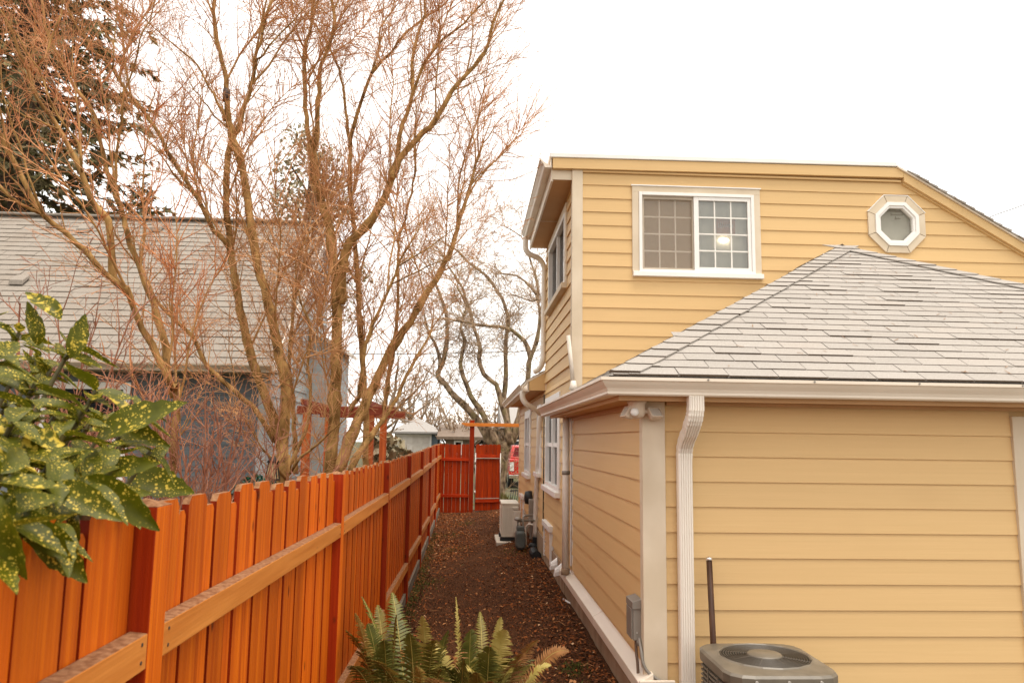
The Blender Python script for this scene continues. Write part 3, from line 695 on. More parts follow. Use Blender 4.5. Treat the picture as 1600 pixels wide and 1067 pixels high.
# ================================================================== ground and path
def gz(y, x=-.74):
    """ground height: level along the fence, banked up to the house wall"""
    z = 0.0 if y < 11 else (0.13*(y-11)/9.0 if y < 20 else 0.13)
    f = max(0.0, min(1.0, (x+.55)/1.55)); amp = .30 if y < 14 else max(.08, .30-.22*(y-14)/6.0)
    if y > 20: amp = max(0.0, .08-.08*(y-20)/6)
    return z + amp*f*f*(3-2*f)*.85 + amp*f*.15
M_SOIL = mat('yard_ground', (0.045, 0.032, 0.018), (0.10, 0.085, 0.035), scale=(1.5, 1.5, 1.5), rough=0.95, bump=0.5, bscale=(25, 25, 25),
             stain=((0.06, 0.075, 0.02), (.35, .35, .35), 0.45, 0.65, 0.9))
M_BARK = mat('bark_mulch', (0.020, 0.008, 0.004), (0.115, 0.044, 0.016), scale=(75, 75, 75), rough=0.95, spec=.08, bump=1.0, bscale=(70, 70, 70), detail=8,
             stain=((0.115, 0.050, 0.022), (2.2, 1.2, 2), 0.46, 0.72, 0.55))
mb = MB(); ys = [-150, -20, 0, 6, 11, 12.5, 14, 15.5, 17, 18.5, 20, 22, 24, 26, 40, 80, 400]; xs = [-300, -60, -20, -6, -1, -.6, -.3, 0, .3, .6, .9, 1.2, 6, 20, 60, 300]
mb.loft([[(x, y, gz(y, x)-.014) for x in xs] for y in ys], cap=False, closed=False)
tag(mb.build('ground', M_SOIL), kind='structure')
mb = MB(); mb.box(1.32, 9.0, -6.0, GY-.02, .15, .30)  # unseen gravel slab added to bounce light up onto the garage wall
tag(mb.build('bounce_gravel', mat('added_gravel', (.10, .085, .07), (.22, .19, .155), scale=(60, 60, 60), rough=.95, bump=.6), bevel=.01), kind='structure')
random.seed(11)
mb = MB(); xs = [-.86+.049*i for i in range(40)]; ys = [-2+.12*i for i in range(187)]
pz = {}
rings = []
for j, y in enumerate(ys):
    ring = []
    for i, x in enumerate(xs):
        edge = min(i, 39-i)
        h = gz(y, x)+.006+random.gauss(0, .0045)+.012*math.sin(x*3.1+y*1.7)*math.sin(y*.9)+(.02 if (edge < 5) else 0)*(1-edge/5)*.8
        pz[(i, j)] = h; ring.append((x, y, h))
    rings.append(ring)
mb.loft(rings, cap=False, closed=False, smooth=True)
tag(mb.build('path', M_BARK), kind='structure')
def path_z(x, y):
    i = max(0, min(39, int(round((x+.86)/.049)))); j = max(0, min(186, int(round((y+2)/.12)))); return pz[(i, j)]
# bark chips and fallen leaves, too many to count
LITTER = [mat('litter_%s' % n, c, tuple(k*1.35 for k in c), scale=(40, 40, 40), rough=.85, spec=.12) for n, c in
          (('dark_bark', (.035, .017, .010)), ('red_bark', (.12, .045, .020)), ('rust_leaf', (.25, .080, .024)), ('tan_leaf', (.40, .19, .08)), ('straw', (.60, .40, .23)))]
mb = MB()
def chip(x, y, z, L, W, m, curl=.25):
    a = random.uniform(0, 6.283); ti = random.gauss(0, .35); u = Vector((math.cos(a)*math.cos(ti), math.sin(a)*math.cos(ti), math.sin(ti)))
    v = Vector((-math.sin(a), math.cos(a), random.gauss(0, .4))).normalized(); c = Vector((x, y, z)); k = L*curl
    up = Vector((0, 0, 1))
    mb.add([c-u*L*.5, c-u*.1*L+v*W*.5+up*k*.4, c+u*L*.5+up*k*.3, c-u*.05*L-v*W*.5+up*k*.4, c+up*k*.05], [(0, 1, 4), (1, 2, 4), (2, 3, 4), (3, 0, 4)], m)
for k in range(60000):
    y = 4.5+15.3*random.random()**1.35; x = random.uniform(-.80, 1.02)
    cl = abs((x-.12+.12*math.sin(y*.8))/.9)                    # trodden centre has fewer leaves
    leafy = max(.10, min(1, (cl-.30)*1.6))*(1.0)+(.75 if y > 12.5 and x < .05+.15*math.sin(y) else 0)
    z = path_z(x, y)+random.uniform(.002, .012)
    if random.random() < leafy*.50:
        s = random.uniform(.014, .048); chip(x, y, z+.004, s, s*random.uniform(.35, .7), random.choices((1, 2, 3, 4), (5, 5, .8, .10))[0], .35)
    else:
        s = random.uniform(.010, .034); chip(x, y, z, s, s*random.uniform(.2, .45), random.choices((0, 1, 2, 3), (6, 4, 1, .15))[0], .1)
for k in range(150):                                             # fallen twigs
    y = 5.0+14*random.random()**1.3; x = random.choice((random.uniform(-.75, -.2), random.uniform(.3, .98), random.uniform(-.7, .95))); a = random.uniform(0, 3.14); L_ = random.uniform(.05, .22); z = path_z(x, y)+.012
    mb.tube([(x, y, z), (x+math.cos(a)*L_*.5+random.gauss(0, .01), y+math.sin(a)*L_*.5, z+random.uniform(0, .02)), (x+math.cos(a)*L_, y+math.sin(a)*L_, z+.002)], [.003, .0025, .0012], 4, m=random.choice((1, 2, 3)))
tag(mb.build('leaf_litter', LITTER), 'brown bark chips and rust coloured fallen leaves strewn along the path', 'leaf litter', kind='stuff')
# moss along the fence foot, grass tufts in the mulch
M_MOSS = mat('moss', (0.05, 0.065, 0.012), (0.12, 0.13, 0.025), scale=(60, 60, 60), rough=.95, bump=.8)
mb = MB()
for k in range(5200):
    if random.random() < .62: y = 7.4+8.5*random.random()**1.3; x = -.70+abs(random.gauss(0, .07))
    else:
        c = random.choice(((-.25, 13.6, .22), (-.35, 15.5, .25), (-.1, 17.2, .3), (-.5, 10.9, .2), (.72, 12.0, .25), (.80, 5.9, .10), (.75, 5.4, .08)))
        x = random.gauss(c[0], c[2]*.5); y = random.gauss(c[1], c[2])
    z = path_z(x, y); h = random.uniform(.012, .035); a = random.uniform(0, 6.28); w_ = random.uniform(.003, .007)
    d = Vector((math.cos(a), math.sin(a), 0)); b = Vector((x, y, z)); lean = Vector((random.gauss(0, .012), random.gauss(0, .012), h))
    mb.add([b-d*w_, b+d*w_, b+lean], [(0, 1, 2)])
tag(mb.build('moss', M_MOSS), 'green moss and grass wisps at the foot of the orange fence', 'moss', kind='stuff')
# a few large pale leaves lying near the wall
for (px, py, s, lab) in ((887, 958, .11, 'curled pale brown leaf on the mulch near the garage wall'), (899, 988, .10, 'pale tan leaf lying on the mulch nearest the garage corner')):
    p = at(px, py, Z=.27); lf_ = MB(); n = 9
    for q in range(5):
        a = -1.2+q*.6; L = s*(1-.18*abs(q-2)); u = Vector((math.cos(a), math.sin(a), .2)); v = Vector((-u.y, u.x, .1))
        lf_.add([p, p+u*L*.5+v*L*.16+Vector((0, 0, .014)), p+u*L, p+u*L*.5-v*L*.16+Vector((0, 0, .02))], [(0, 1, 2, 3)])
    tag(lf_.build('fallen_leaf', mat('pale_dry_leaf', (.45, .29, .15), (.58, .40, .24), scale=(30, 30, 30))), lab, 'leaf', 'large pale leaves on the path')
p = at(893, 948, Z=.29)
mb = MB(); mb.tube([p+Vector((-.05, .28, .02)), p+Vector((-.02, .14, .02)), p+Vector((.03, 0, .012))], [.012, .012, .016], 8, cap=True)
tag(mb.build('plastic_pipe_scrap', M_WHITE), 'short white plastic pipe scrap lying against the garage footing', 'pipe')

# ================================================================== stained cedar fence
W_KW = dict(knots=((.10, .014, .003), (8, 8, 4.0), .12), scale=(60, 60, 1.2), rough=.5, spec=.16, bump=.25, bscale=(120, 120, 2.5), vary=.21, lo=.3, hi=.72, dist=.6)
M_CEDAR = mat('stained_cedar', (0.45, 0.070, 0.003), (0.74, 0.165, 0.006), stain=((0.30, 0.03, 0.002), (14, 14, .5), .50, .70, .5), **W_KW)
M_CEDAR_SHADED = mat('stained_cedar_shaded', (0.22, 0.014, 0.001), (0.34, 0.032, 0.002), stain=((0.12, 0.012, 0.003), (6, 6, .6), .5, .8, .5), **W_KW)  # darker copy of the stained cedar, shade painted into its colour
M_CEDAR_RAIL = mat('stained_rail', (0.50, 0.155, 0.022), (0.64, 0.235, 0.045), scale=(30, 1.6, 30), rough=.45, spec=.3, bump=.12, bscale=(90, 3, 90), vary=.08, lo=.3, hi=.7, knots=((.16, .035, .006), (8, 3.5, 8), .08))
M_CEDAR_TOP = mat('weathered_end_grain', (0.16, 0.06, 0.02), (0.30, 0.15, 0.07), scale=(60, 60, 60), rough=.9, bump=.4)
fence = thing('cedar_fence', (-.74, 8.0, 0), 'long orange stained board fence with dog-eared tops running along the path', 'fence')
PY = [-.75, 1.82, 4.42, 6.93, 9.48, 12.0, 14.55, 17.1, 19.62]
PT = [1.80, 1.794, 1.753, 1.744, 1.752, 1.768, 1.800, 1.830, 1.84]
RT = [(1.535, 1.521), (1.522, 1.486), (1.487, 1.480), (1.491, 1.487), (1.492, 1.497), (1.50, 1.52), (1.53, 1.55), (1.55, 1.56)]
random.seed(21)
for i, (y, zt) in enumerate(zip(PY, PT)):
    mb = MB(); z0 = gz(y)-.05
    mb.box(-.790, -.700, y, y+.09, z0, zt-.004)
    mb.add([(-.790, y, zt-.004), (-.700, y, zt-.004), (-.700, y+.09, zt-.004), (-.790, y+.09, zt-.004), (-.745, y+.045, zt+.012)], [(0, 1, 4), (1, 2, 4), (2, 3, 4), (3, 0, 4)], 1)
    o = mb.build('post', [M_CEDAR_SHADED, M_CEDAR_TOP, M_CEDAR], fence, bevel=.003); o.data.polygons[3].material_index = 2   # path face in the lit board colour, shade painted on the others
def picket(x0, x1, y0, y1, z0, z1, ear, tilt=0.0):
    mb = MB()
    out = [(y0, z0), (y1, z0), (y1+tilt, z1-ear), (y1-ear*.9+tilt, z1), (y0+ear*.9+tilt, z1), (y0+tilt, z1-ear)]
    n = 6
    mb.add([(x0, a, b) for a, b in out]+[(x1, a, b) for a, b in out], [tuple(range(n-1, -1, -1)), tuple(range(n, 2*n))])
    for k in range(n):
        j = (k+1) % n; mb.add([(x0, *out[k]), (x0, *out[j]), (x1, *out[j]), (x1, *out[k])], [(0, 1, 2, 3)], 1 if k in (2, 3, 4) else 2 if k in (1, 5) else 0)   # shade of the gaps painted onto the side edges
    return mb.build('fence_board', [M_CEDAR, M_CEDAR_TOP, M_CEDAR_SHADED], fence)
for i in range(8):
    ya, yb = PY[i]+.091, PY[i+1]-.001; za, zb = PT[i]+.004, PT[i+1]+.004
    n = 11 if i else 11; pitch = (yb-ya)/n
    for k in range(n):
        y0 = ya+pitch*k+random.uniform(.0, .012); w1 = .150+random.uniform(-.010, .016)
        zt = za+(zb-za)*(k+.5)/n+random.uniform(-.010, .010); z0 = gz(y0)+.15
        ti = random.gauss(0, .003)
        picket(-.762, -.743, y0, min(y0+w1, yb), z0, zt, .020, ti)
        # narrower lower board set back in the gap
        yg = y0+w1+.005; y2 = min(ya+pitch*(k+1)-.006, yb)
        if y2-yg > .02: picket(-.7655, -.7462, yg, y2, z0, zt-.036+random.uniform(-.008, .008), .014, random.gauss(0, .002))
    ra, rb = RT[i]
    for (a, b, hgt) in ((ra, rb, .080), (.55-.0+(gz(ya)), .50+gz(yb), .085)):
        mb = MB(); x0, x1 = -.7425, -.701
        mb.hexa([(x0, ya, a-hgt), (x1, ya, a-hgt), (x1, yb, b-hgt), (x0, yb, b-hgt), (x0, ya, a), (x1, ya, a-.004), (x1, yb, b-.004), (x0, yb, b)])
        o = mb.build('rail', [M_CEDAR_RAIL, M_CEDAR_TOP], fence, bevel=.003); o.data.polygons[1].material_index = 1
        for ys_ in (ya+.03, yb-.03):
            for dz in (.022, .060):
                f_ = (ys_-ya)/(yb-ya); zz = a+(b-a)*f_-dz; q = MB(); q.lathe((-.7012, ys_, zz), [(.0045, 0), (.0045, .0014)], 'X', 8); q.build('screw', M_BLACK, fence)
    mb = MB(); mb.hexa([(-.755, ya, gz(ya)-.1), (-.716, ya, gz(ya)-.1), (-.716, yb, gz(yb)-.1), (-.755, yb, gz(yb)-.1), (-.755, ya, gz(ya)+.145), (-.716, ya, gz(ya)+.145), (-.716, yb, gz(yb)+.145), (-.755, yb, gz(yb)+.145)]); mb.build('kickboard', mat('grey_kickboard', (.13, .10, .07), (.2, .16, .12), scale=(20, 2, 20), rough=.9) if i == 0 else bpy.data.materials['grey_kickboard'], fence)

# ---- end fence and gate with arbor at Y = 19.7
GYY = 19.70; gg = gz(GYY)
M_GATE = mat('deep_red_stain', (0.26, 0.018, 0.002), (0.46, 0.052, 0.003), stain=((0.10, 0.012, 0.005), (8, 8, 1.2), .52, .75, .6), **W_KW)
M_GATE_RAIL = mat('deep_red_rail', (0.32, 0.022, 0.004), (0.46, 0.045, 0.006), scale=(1.6, 30, 30), rough=.5, spec=.15, vary=.05)
endf = thing('end_fence', (-.35, GYY, gg), 'deep red board fence closing the path left of the gate', 'fence')
random.seed(5)
x = -.73; k = 0
while x < -.03:
    w1 = random.uniform(.085, .10); gap = random.choice((.003, .004, .012, .018)); mb = MB()
    x1 = min(x+w1, -.012); zt = 1.83+random.uniform(-.012, .012); e = .02; y0, y1 = GYY+.02, GYY+.038
    out = [(x, gg+.02), (x1, gg+.02), (x1, zt-e), (x1-e, zt), (x+e, zt), (x, zt-e)]
    mb.loft([[(a, y0, b) for a, b in out], [(a, y1, b) for a, b in out]]); mb.build('fence_board', M_GATE, endf); x = x1+gap
for z0 in (1.42, .52):
    mb = MB(); mb.box(-.73, -.012, GYY-.02, GYY+.0195, z0, z0+.075); mb.build('rail', M_GATE_RAIL, endf, bevel=.003)
arb = thing('gate_arbor', (.05, GYY, gg), 'orange timber beam on posts spanning above the red gate', 'arbor')
mb = MB(); mb.box(-.01, .105, GYY-.04, GYY+.075, gg-.05, 2.44); mb.build('post', M_CEDAR_SHADED, arb, bevel=.004)
mb = MB(); mb.box(1.36, 1.475, GYY-.04, GYY+.075, gg-.05, 2.44); mb.build('post', M_CEDAR_SHADED, arb, bevel=.004)
mb = MB(); pr = [(-.22, 2.36), (-.22, 2.335), (-.10, 2.275), (1.62, 2.275), (1.74, 2.335), (1.74, 2.36)]
mb.loft([[(a, GYY-.082, b+.01) for a, b in pr], [(a, GYY-.043, b+.01) for a, b in pr]]); mb.build('beam', mat('orange_beam', (.60, .17, .02), (.70, .24, .04), scale=(2, 30, 30), rough=.45), arb, bevel=.003)
# gate leaf, swung slightly away
gate = thing('garden_gate', (.135, GYY+.02, gg), 'deep red board gate ajar under the orange beam with metal frame strips', 'gate')
ga = R_(16); ux, uy = math.cos(ga), math.sin(ga)
def gl(u, v, z): return (.135+ux*u-uy*v, GYY+.02+uy*u+ux*v, z)
random.seed(6); u = .02
while u < .62:
    u1 = u+random.uniform(.10, .115); zt = 1.835+random.uniform(-.008, .008); mb = MB(); e = .02
    out = [(u, .20), (u1, .20), (u1, zt-e), (u1-e, zt), (u+e, zt), (u, zt-e)]
    mb.loft([[gl(a, 0, b) for a, b in out], [gl(a, .018, b) for a, b in out]]); mb.build('gate_board', M_GATE, gate); u = u1+.004
for z0 in (1.50, .40):
    mb = MB(); mb.loft([[gl(.01, v, z0+h) for v, h in ((-.04, 0), (-.001, 0), (-.001, .075), (-.04, .075))], [gl(.66, v, z0+h) for v, h in ((-.04, 0), (-.001, 0), (-.001, .075), (-.04, .075))]]); mb.build('rail', M_GATE_RAIL, gate, bevel=.003)
M_STEEL = mat('galvanised_steel', (.45, .42, .38), (.55, .52, .48), rough=.4, metal=.6)
for z0 in (1.485, .49):
    mb = MB(); mb.loft([[gl(.0, v, z0+h) for v, h in ((-.05, 0), (-.041, 0), (-.041, .02), (-.05, .02))], [gl(.67, v, z0+h) for v, h in ((-.05, 0), (-.041, 0), (-.041, .02), (-.05, .02))]]); mb.build('frame_strip', M_STEEL, gate)
for u0 in (.0, .655):
    mb = MB(); mb.tube([gl(u0, -.055, .42), gl(u0, -.055, 1.62)], .012, 8, cap=True); mb.build('frame_tube', M_STEEL, gate)
for z0 in (.60, 1.35):
    mb = MB(); mb.tube([gl(-.01, -.06, z0), gl(-.01, -.06, z0+.09)], .02, 8, cap=True); mb.build('hinge', M_STEEL, gate)
# ================================================================== equipment round the house
# air conditioner at the frame's bottom edge
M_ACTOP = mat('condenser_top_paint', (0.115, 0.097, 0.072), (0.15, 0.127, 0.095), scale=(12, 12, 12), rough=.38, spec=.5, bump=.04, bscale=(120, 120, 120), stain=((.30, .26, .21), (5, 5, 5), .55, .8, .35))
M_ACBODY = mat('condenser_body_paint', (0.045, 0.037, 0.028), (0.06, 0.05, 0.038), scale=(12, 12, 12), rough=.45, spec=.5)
M_ACGR = mat('condenser_grille_paint', (0.06, 0.05, 0.038), (0.075, 0.062, 0.048), rough=.4, spec=.4)
AX, AYc, AZ = 1.568, 4.165, .845
ac = thing('air_conditioner', (AX, AYc, 0), 'dark bronze air conditioner condenser with round fan grille in front of the garage wall', 'air conditioner')
def acx(hx, hy, ch, z, seg=3):
    pts = []
    for sx, sy in ((1, -1), (1, 1), (-1, 1), (-1, -1)):
        cx, cy = AX+sx*(hx-ch), AYc+sy*(hy-ch); a0 = {(1, -1): -90, (1, 1): 0, (-1, 1): 90, (-1, -1): 180}[(sx, sy)]
        for k in range(seg+1):
            a = R_(a0+90*k/seg); pts.append((cx+ch*math.cos(a), cy+ch*math.sin(a), z))
    return pts
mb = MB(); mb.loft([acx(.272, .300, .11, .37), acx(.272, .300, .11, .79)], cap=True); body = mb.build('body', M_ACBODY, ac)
mb = MB(); mb.loft([acx(.36, .38, .05, .28), acx(.36, .38, .05, .365)]); mb.build('pad', M_CONC, ac)
# top cover: rim, sloping to a raised ring round the fan
def circ(r, z, n=16): return [(AX+r*math.cos(R_(-90+360*(k+.0)/n)), AYc+r*math.sin(R_(-90+360*k/n)), z) for k in range(n)]
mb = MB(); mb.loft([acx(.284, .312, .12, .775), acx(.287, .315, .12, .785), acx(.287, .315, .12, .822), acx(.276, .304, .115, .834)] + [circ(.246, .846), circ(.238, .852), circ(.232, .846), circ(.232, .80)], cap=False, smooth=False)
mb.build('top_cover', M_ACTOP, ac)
for k in range(11):
    r = .095+.0128*k; mb = MB(); n = 40
    pts = [(AX+r*math.cos(2*math.pi*q/n), AYc+r*math.sin(2*math.pi*q/n), .846+.010*(1-r/.24)) for q in range(n+1)]
    mb.tube(pts, .0028, 5); mb.build('grille_ring', M_ACGR, ac)
for k in range(8):
    a = 2*math.pi*k/8+.3; mb = MB(); mb.tube([(AX+.085*math.cos(a), AYc+.085*math.sin(a), .853), (AX+.245*math.cos(a), AYc+.245*math.sin(a), .842)], .003, 5); mb.build('grille_spoke', M_ACGR, ac)
mb = MB(); mb.lathe((AX, AYc, .846), [(.088, -.004), (.090, .008), (.084, .014), (.001, .017)], 'Z', 28); mb.build('fan_cap', M_ACTOP, ac)
mb = MB(); mb.lathe((AX, AYc, .72), [(.225, 0), (.225, .006)], 'Z', 28); mb.build('fan_shroud', M_DARK, ac)
fan = MB()
for k in range(3):
    a0 = 2*math.pi*k/3
    for q in range(5):
        a = a0+q*.2; b = a+.2; fan.add([(AX+.05*math.cos(a), AYc+.05*math.sin(a), .76+.008*q), (AX+.22*math.cos(a), AYc+.22*math.sin(a), .755+.012*q), (AX+.22*math.cos(b), AYc+.22*math.sin(b), .767+.012*q), (AX+.05*math.cos(b), AYc+.05*math.sin(b), .768+.008*q)], [(0, 1, 2, 3)])
fan.build('fan_blade', M_ACBODY, ac)
# louvred sides
for k in range(15):
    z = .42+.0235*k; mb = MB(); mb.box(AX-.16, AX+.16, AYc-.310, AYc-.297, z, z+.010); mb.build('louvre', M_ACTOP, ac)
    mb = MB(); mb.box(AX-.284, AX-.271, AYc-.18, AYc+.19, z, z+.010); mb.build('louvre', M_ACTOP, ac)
for sx in (-.10, .06):
    mb = MB(); mb.box(AX-.288, AX-.284, AYc+sx-.006, AYc+sx+.006, .40, .77); mb.build('guard_bar', M_ACTOP, ac)
for a, b in ((AX-.16, -.315), (AX+.0, -.315), (AX+.16, -.315)):
    mb = MB(); mb.lathe((a, AYc+b-.001, .806), [(.008, -.006), (.008, .003)], 'Y', 10); mb.build('screw', M_STEEL, ac)
mb = MB(); p0 = Vector((AX-.205, AYc-.335, .70)); mb.box(AX-.150, AX-.060, AYc-.3185, AYc-.3105, .715, .770)
st = mb.build('warning_sticker', mat('sticker_paper', (.62, .40, .30), (.70, .50, .40), scale=(40, 40, 40), rough=.6), ac)
for k in range(3):
    mb = MB(); mb.box(AX-.143, AX-.067, AYc-.3205, AYc-.3188, .757-.014*k, .765-.014*k); mb.build('sticker_print', mat('sticker_red', (.45, .05, .03)) if k == 0 else bpy.data.materials['sticker_red'], st)
# dark wooden stake with a silver cap, leaning against the wall behind the unit
mb = MB(); p0, p1 = at(1114.5, 1004, Y=4.52), at(1107.8, 870, Y=4.60); d = (p1-p0).normalized()
stake = thing('stake', (p0.x+.02, 4.50, .1), 'dark brown round stake with silver tip standing behind the condenser', 'stake')
mb.tube([p0-d*.50, p1-d*.022], .017, 12, cap=True); mb.build('shaft', mat('dark_brown_wood', (.045, .018, .008), (.085, .036, .016), scale=(40, 40, 3), rough=.5), stake)
mb = MB(); mb.tube([p1-d*.022, p1-d*.006, p1, p1+d*.004], [.019, .019, .013, .003], 12, cap=True); mb.build('cap', mat('bright_steel', (.6, .56, .52), metal=.9, rough=.25), stake)
# electrical disconnect with two conduits
box = thing('disconnect_box', (1.03, 4.81, .9), 'grey metal electrical disconnect box on the garage corner above the base trim', 'electrical box')
mb = MB(); mb.box(.990, 1.041, 4.725, 4.895, .785, .990); mb.build('enclosure', M_GREYMETAL, box, bevel=.004)
mb = MB(); mb.hexa([(.983, 4.716, .965), (1.041, 4.716, .965), (1.041, 4.905, .965), (.983, 4.905, .965), (.983, 4.716, 1.006), (1.041, 4.716, 1.024), (1.041, 4.905, 1.024), (.983, 4.905, 1.006)]); mb.build('lid', M_GREYMETAL, box, bevel=.003)
mb = MB(); mb.box(.981, .9895, 4.735, 4.885, .79, .962); mb.build('cover', M_GREYMETAL, box, bevel=.002)
mb = MB(); mb.lathe((1.012, 4.725, .83), [(.006, -.004), (.006, .0)], 'Y', 8); mb.build('screw', M_STEEL, box)
def smooth(pts, n=8):
    q = []; P_ = [Vector(p) for p in pts]
    for i in range(len(P_)-1):
        p0, p1, p2, p3 = [P_[max(0, min(len(P_)-1, i+j))] for j in (-1, 0, 1, 2)]
        for k in range(n):
            t = k/n; q.append(.5*((2*p1)+(-p0+p2)*t+(2*p0-5*p1+4*p2-p3)*t*t+(-p0+3*p1-3*p2+p3)*t**3))
    q.append(P_[-1]); return q
mb = MB(); mb.tube(smooth([(1.012, 4.76, .80), (1.012, 4.75, .72), (1.016, 4.735, .66), (1.018, 4.73, .60)]), .009, 8); mb.build('conduit', mat('brown_conduit', (.16, .11, .08)), box)
mb = MB(); mb.tube(smooth([(1.024, 4.72, .80), (1.025, 4.67, .74), (1.03, 4.645, .68), (1.06, 4.63, .63), (1.14, 4.60, .58), (1.24, 4.54, .53), (1.30, 4.45, .48)]), .010, 8); mb.build('conduit', M_GREYMETAL, box)
mb = MB(); mb.tube([(1.024, 4.735, .79), (1.024, 4.725, .755)], .015, 10, cap=True); mb.build('conduit_fitting', M_GREYMETAL, box)
# motion flood light under the eave corner
fl = thing('flood_light', (.995, 4.60, 2.195), 'cream twin-head motion flood light under the garage eave corner', 'flood light')
M_CREAM = mat('cream_plastic', (.62, .50, .38), (.66, .54, .42), rough=.4)
mb = MB(); mb.lathe((.990, 4.59, 2.194), [(.058, 0), (.058, -.012), (.050, -.02), (.050, -.068), (.042, -.092), (.02, -.104), (.001, -.106)], 'Z', 24); mb.build('canister', M_CREAM, fl)
mb = MB(); mb.lathe((.965, 4.545, 2.125), [(.024, 0), (.024, -.016), (.016, -.024), (.001, -.028)], 'Y', 16); mb.build('sensor', M_WHITE, fl)
def head(c, yaw, pitch, w2, h2):
    c = Vector(c); q = Quaternion((0, 0, 1), R_(yaw)) @ Quaternion((1, 0, 0), R_(pitch))
    def tr(p): return c + q @ Vector(p)
    def rr(w, h, y): return [tr((x, y, z)) for x, z in ((-w*.8, -h), (w*.8, -h), (w, -h*.8), (w, h*.8), (w*.8, h), (-w*.8, h), (-w, h*.8), (-w, -h*.8))]
    m_ = MB(); m_.loft([rr(w2*.55, h2*.55, .045), rr(w2*.95, h2*.95, .012), rr(w2, h2, -.012), rr(w2*.85, h2*.85, -.014), rr(w2*.82, h2*.82, -.006)]); o = m_.build('lamp_head', M_CREAM, fl)
    m_ = MB(); m_.loft([rr(w2*.80, h2*.80, -.0055), rr(w2*.78, h2*.78, -.009)]); m_.build('lens', mat('frosted_lens', (.50, .46, .40), rough=.15, spec=.6) if 'frosted_lens' not in bpy.data.materials else bpy.data.materials['frosted_lens'], o)
head((1.098, 4.58, 2.122), 22, -38, .044, .036)
head((.930, 4.60, 2.125), -78, -30, .044, .036)
mb = MB(); mb.tube([(1.03, 4.59, 2.13), (1.075, 4.60, 2.13)], .012, 8); mb.tube([(.955, 4.60, 2.13), (.93, 4.62, 2.13)], .012, 8); mb.build('swivel_arm', M_CREAM, fl)

# ---- heat pump on the path, gas meter, electric meter
M_HP = mat('heat_pump_paint', (.62, .56, .46), (.68, .62, .52), rough=.4, scale=(4, 4, 4), stain=((.4, .33, .25), (8, 8, 2), .55, .8, .4))
gH = gz(13.2, .7)
hp = thing('heat_pump', (.68, 13.3, gH), 'cream outdoor heat pump unit standing on a pad by the house wall', 'heat pump')
mb = MB(); mb.box(.545, .82, 12.96, 13.74, .38, .905); mb.build('casing', M_HP, hp, bevel=.012)
mb = MB(); mb.box(.537, .828, 12.952, 13.748, .900, .925); mb.build('lid', M_HP, hp, bevel=.006)
mb = MB(); mb.box(.73, .85, 12.91, 12.962, .45, .81); mb.build('valve_cover', M_HP, hp, bevel=.008)
mb = MB(); mb.box(.72, .82, 12.925, 12.9615, .825, .868); mb.build('handle', M_HP, hp, bevel=.006)
for k in range(14):
    z = .42+.031*k; mb = MB(); mb.box(.537, .5445, 13.03, 13.67, z, z+.012); mb.build('louvre', M_HP, hp)
for k in range(7):
    x = .568+.021*k; mb = MB(); mb.box(x, x+.010, 12.953, 12.9595, .45, .86); mb.build('louvre', M_HP, hp)
for y in (13.04, 13.60):
    mb = MB(); mb.box(.525, .85, y-.05, y+.05, .315, .378); mb.build('rubber_foot', M_BLACK, hp, bevel=.006)
mb = MB(); mb.box(.46, .92, 12.82, 13.9, .20, .312); mb.build('pad', mat('pad_concrete', (.42, .36, .29), (.5, .44, .36), scale=(9, 9, 9), rough=.9, bump=.3), hp, bevel=.01)
mb = MB(); mb.tube(smooth([(.85, 12.94, .55), (.91, 12.85, .52), (.97, 12.8, .58), (1.03, 12.8, .70)]), .022, 8); mb.build('line_set', M_PIPE, hp)
gm = thing('gas_meter', (.79, 11.85, gz(11.85, .79)), 'dark grey gas meter and pipework beside the heat pump', 'gas meter')
M_GAS = mat('gas_meter_paint', (.085, .095, .088), (.12, .13, .12), rough=.5, scale=(8, 8, 8))
def rrect(y, h, w): return [(.785+w*math.cos(q)*(abs(math.cos(q))**-.45 if abs(math.cos(q)) > .05 else 1), y, .475+h*math.sin(q)*(abs(math.sin(q))**-.45 if abs(math.sin(q)) > .05 else 1)) for q in [2*math.pi*k/20 for k in range(20)]]
mb = MB(); mb.loft([rrect(11.77, .10, .055), rrect(11.79, .135, .075), rrect(11.90, .14, .078), rrect(12.02, .135, .075), rrect(12.04, .10, .055)], smooth=True); mb.build('body', M_GAS, gm)
mb = MB(); mb.box(.725, .845, 11.80, 11.95, .612, .675); mb.build('index_head', M_GAS, gm, bevel=.01)
mb = MB(); mb.tube([(.745, 11.88, .66), (.745, 11.88, .74), (.88, 11.95, .75), (1.05, 12.0, .75)], .016, 8); mb.tube([(.825, 11.88, .66), (.825, 11.88, .80), (.86, 11.98, .82), (1.05, 12.1, .82)], .016, 8); mb.build('pipe', M_GREYMETAL, gm)
mb = MB(); mb.lathe((.745, 11.88, .775), [(.02, -.025), (.052, -.015), (.056, 0), (.052, .015), (.02, .03)], 'Z', 16); mb.build('regulator', M_GREYMETAL, gm)
mb = MB(); mb.tube([(.90, 12.3, gz(12.3, .9)), (.90, 12.3, .62), (.93, 12.25, .66), (1.04, 12.2, .66)], .016, 8); mb.build('riser', M_HP, gm)
em = thing('electric_meter', (1.0, 12.6, .85), 'grey electric meter box with round black dial on the house wall', 'electric meter')
mb = MB(); mb.box(.965, 1.044, 12.45, 12.70, .70, 1.02); mb.build('box', M_GREYMETAL, em, bevel=.006)
mb = MB(); mb.lathe((.985, 12.95, 1.02), [(.11, .05), (.11, 0), (.10, -.06), (.03, -.075)], 'X', 20); mb.build('dial', M_BLACK, em)
mb = MB(); mb.tube([(1.01, 12.57, .70), (1.01, 12.57, .52), (.99, 12.6, .40)], .017, 8); mb.build('conduit', M_GREYMETAL, em)
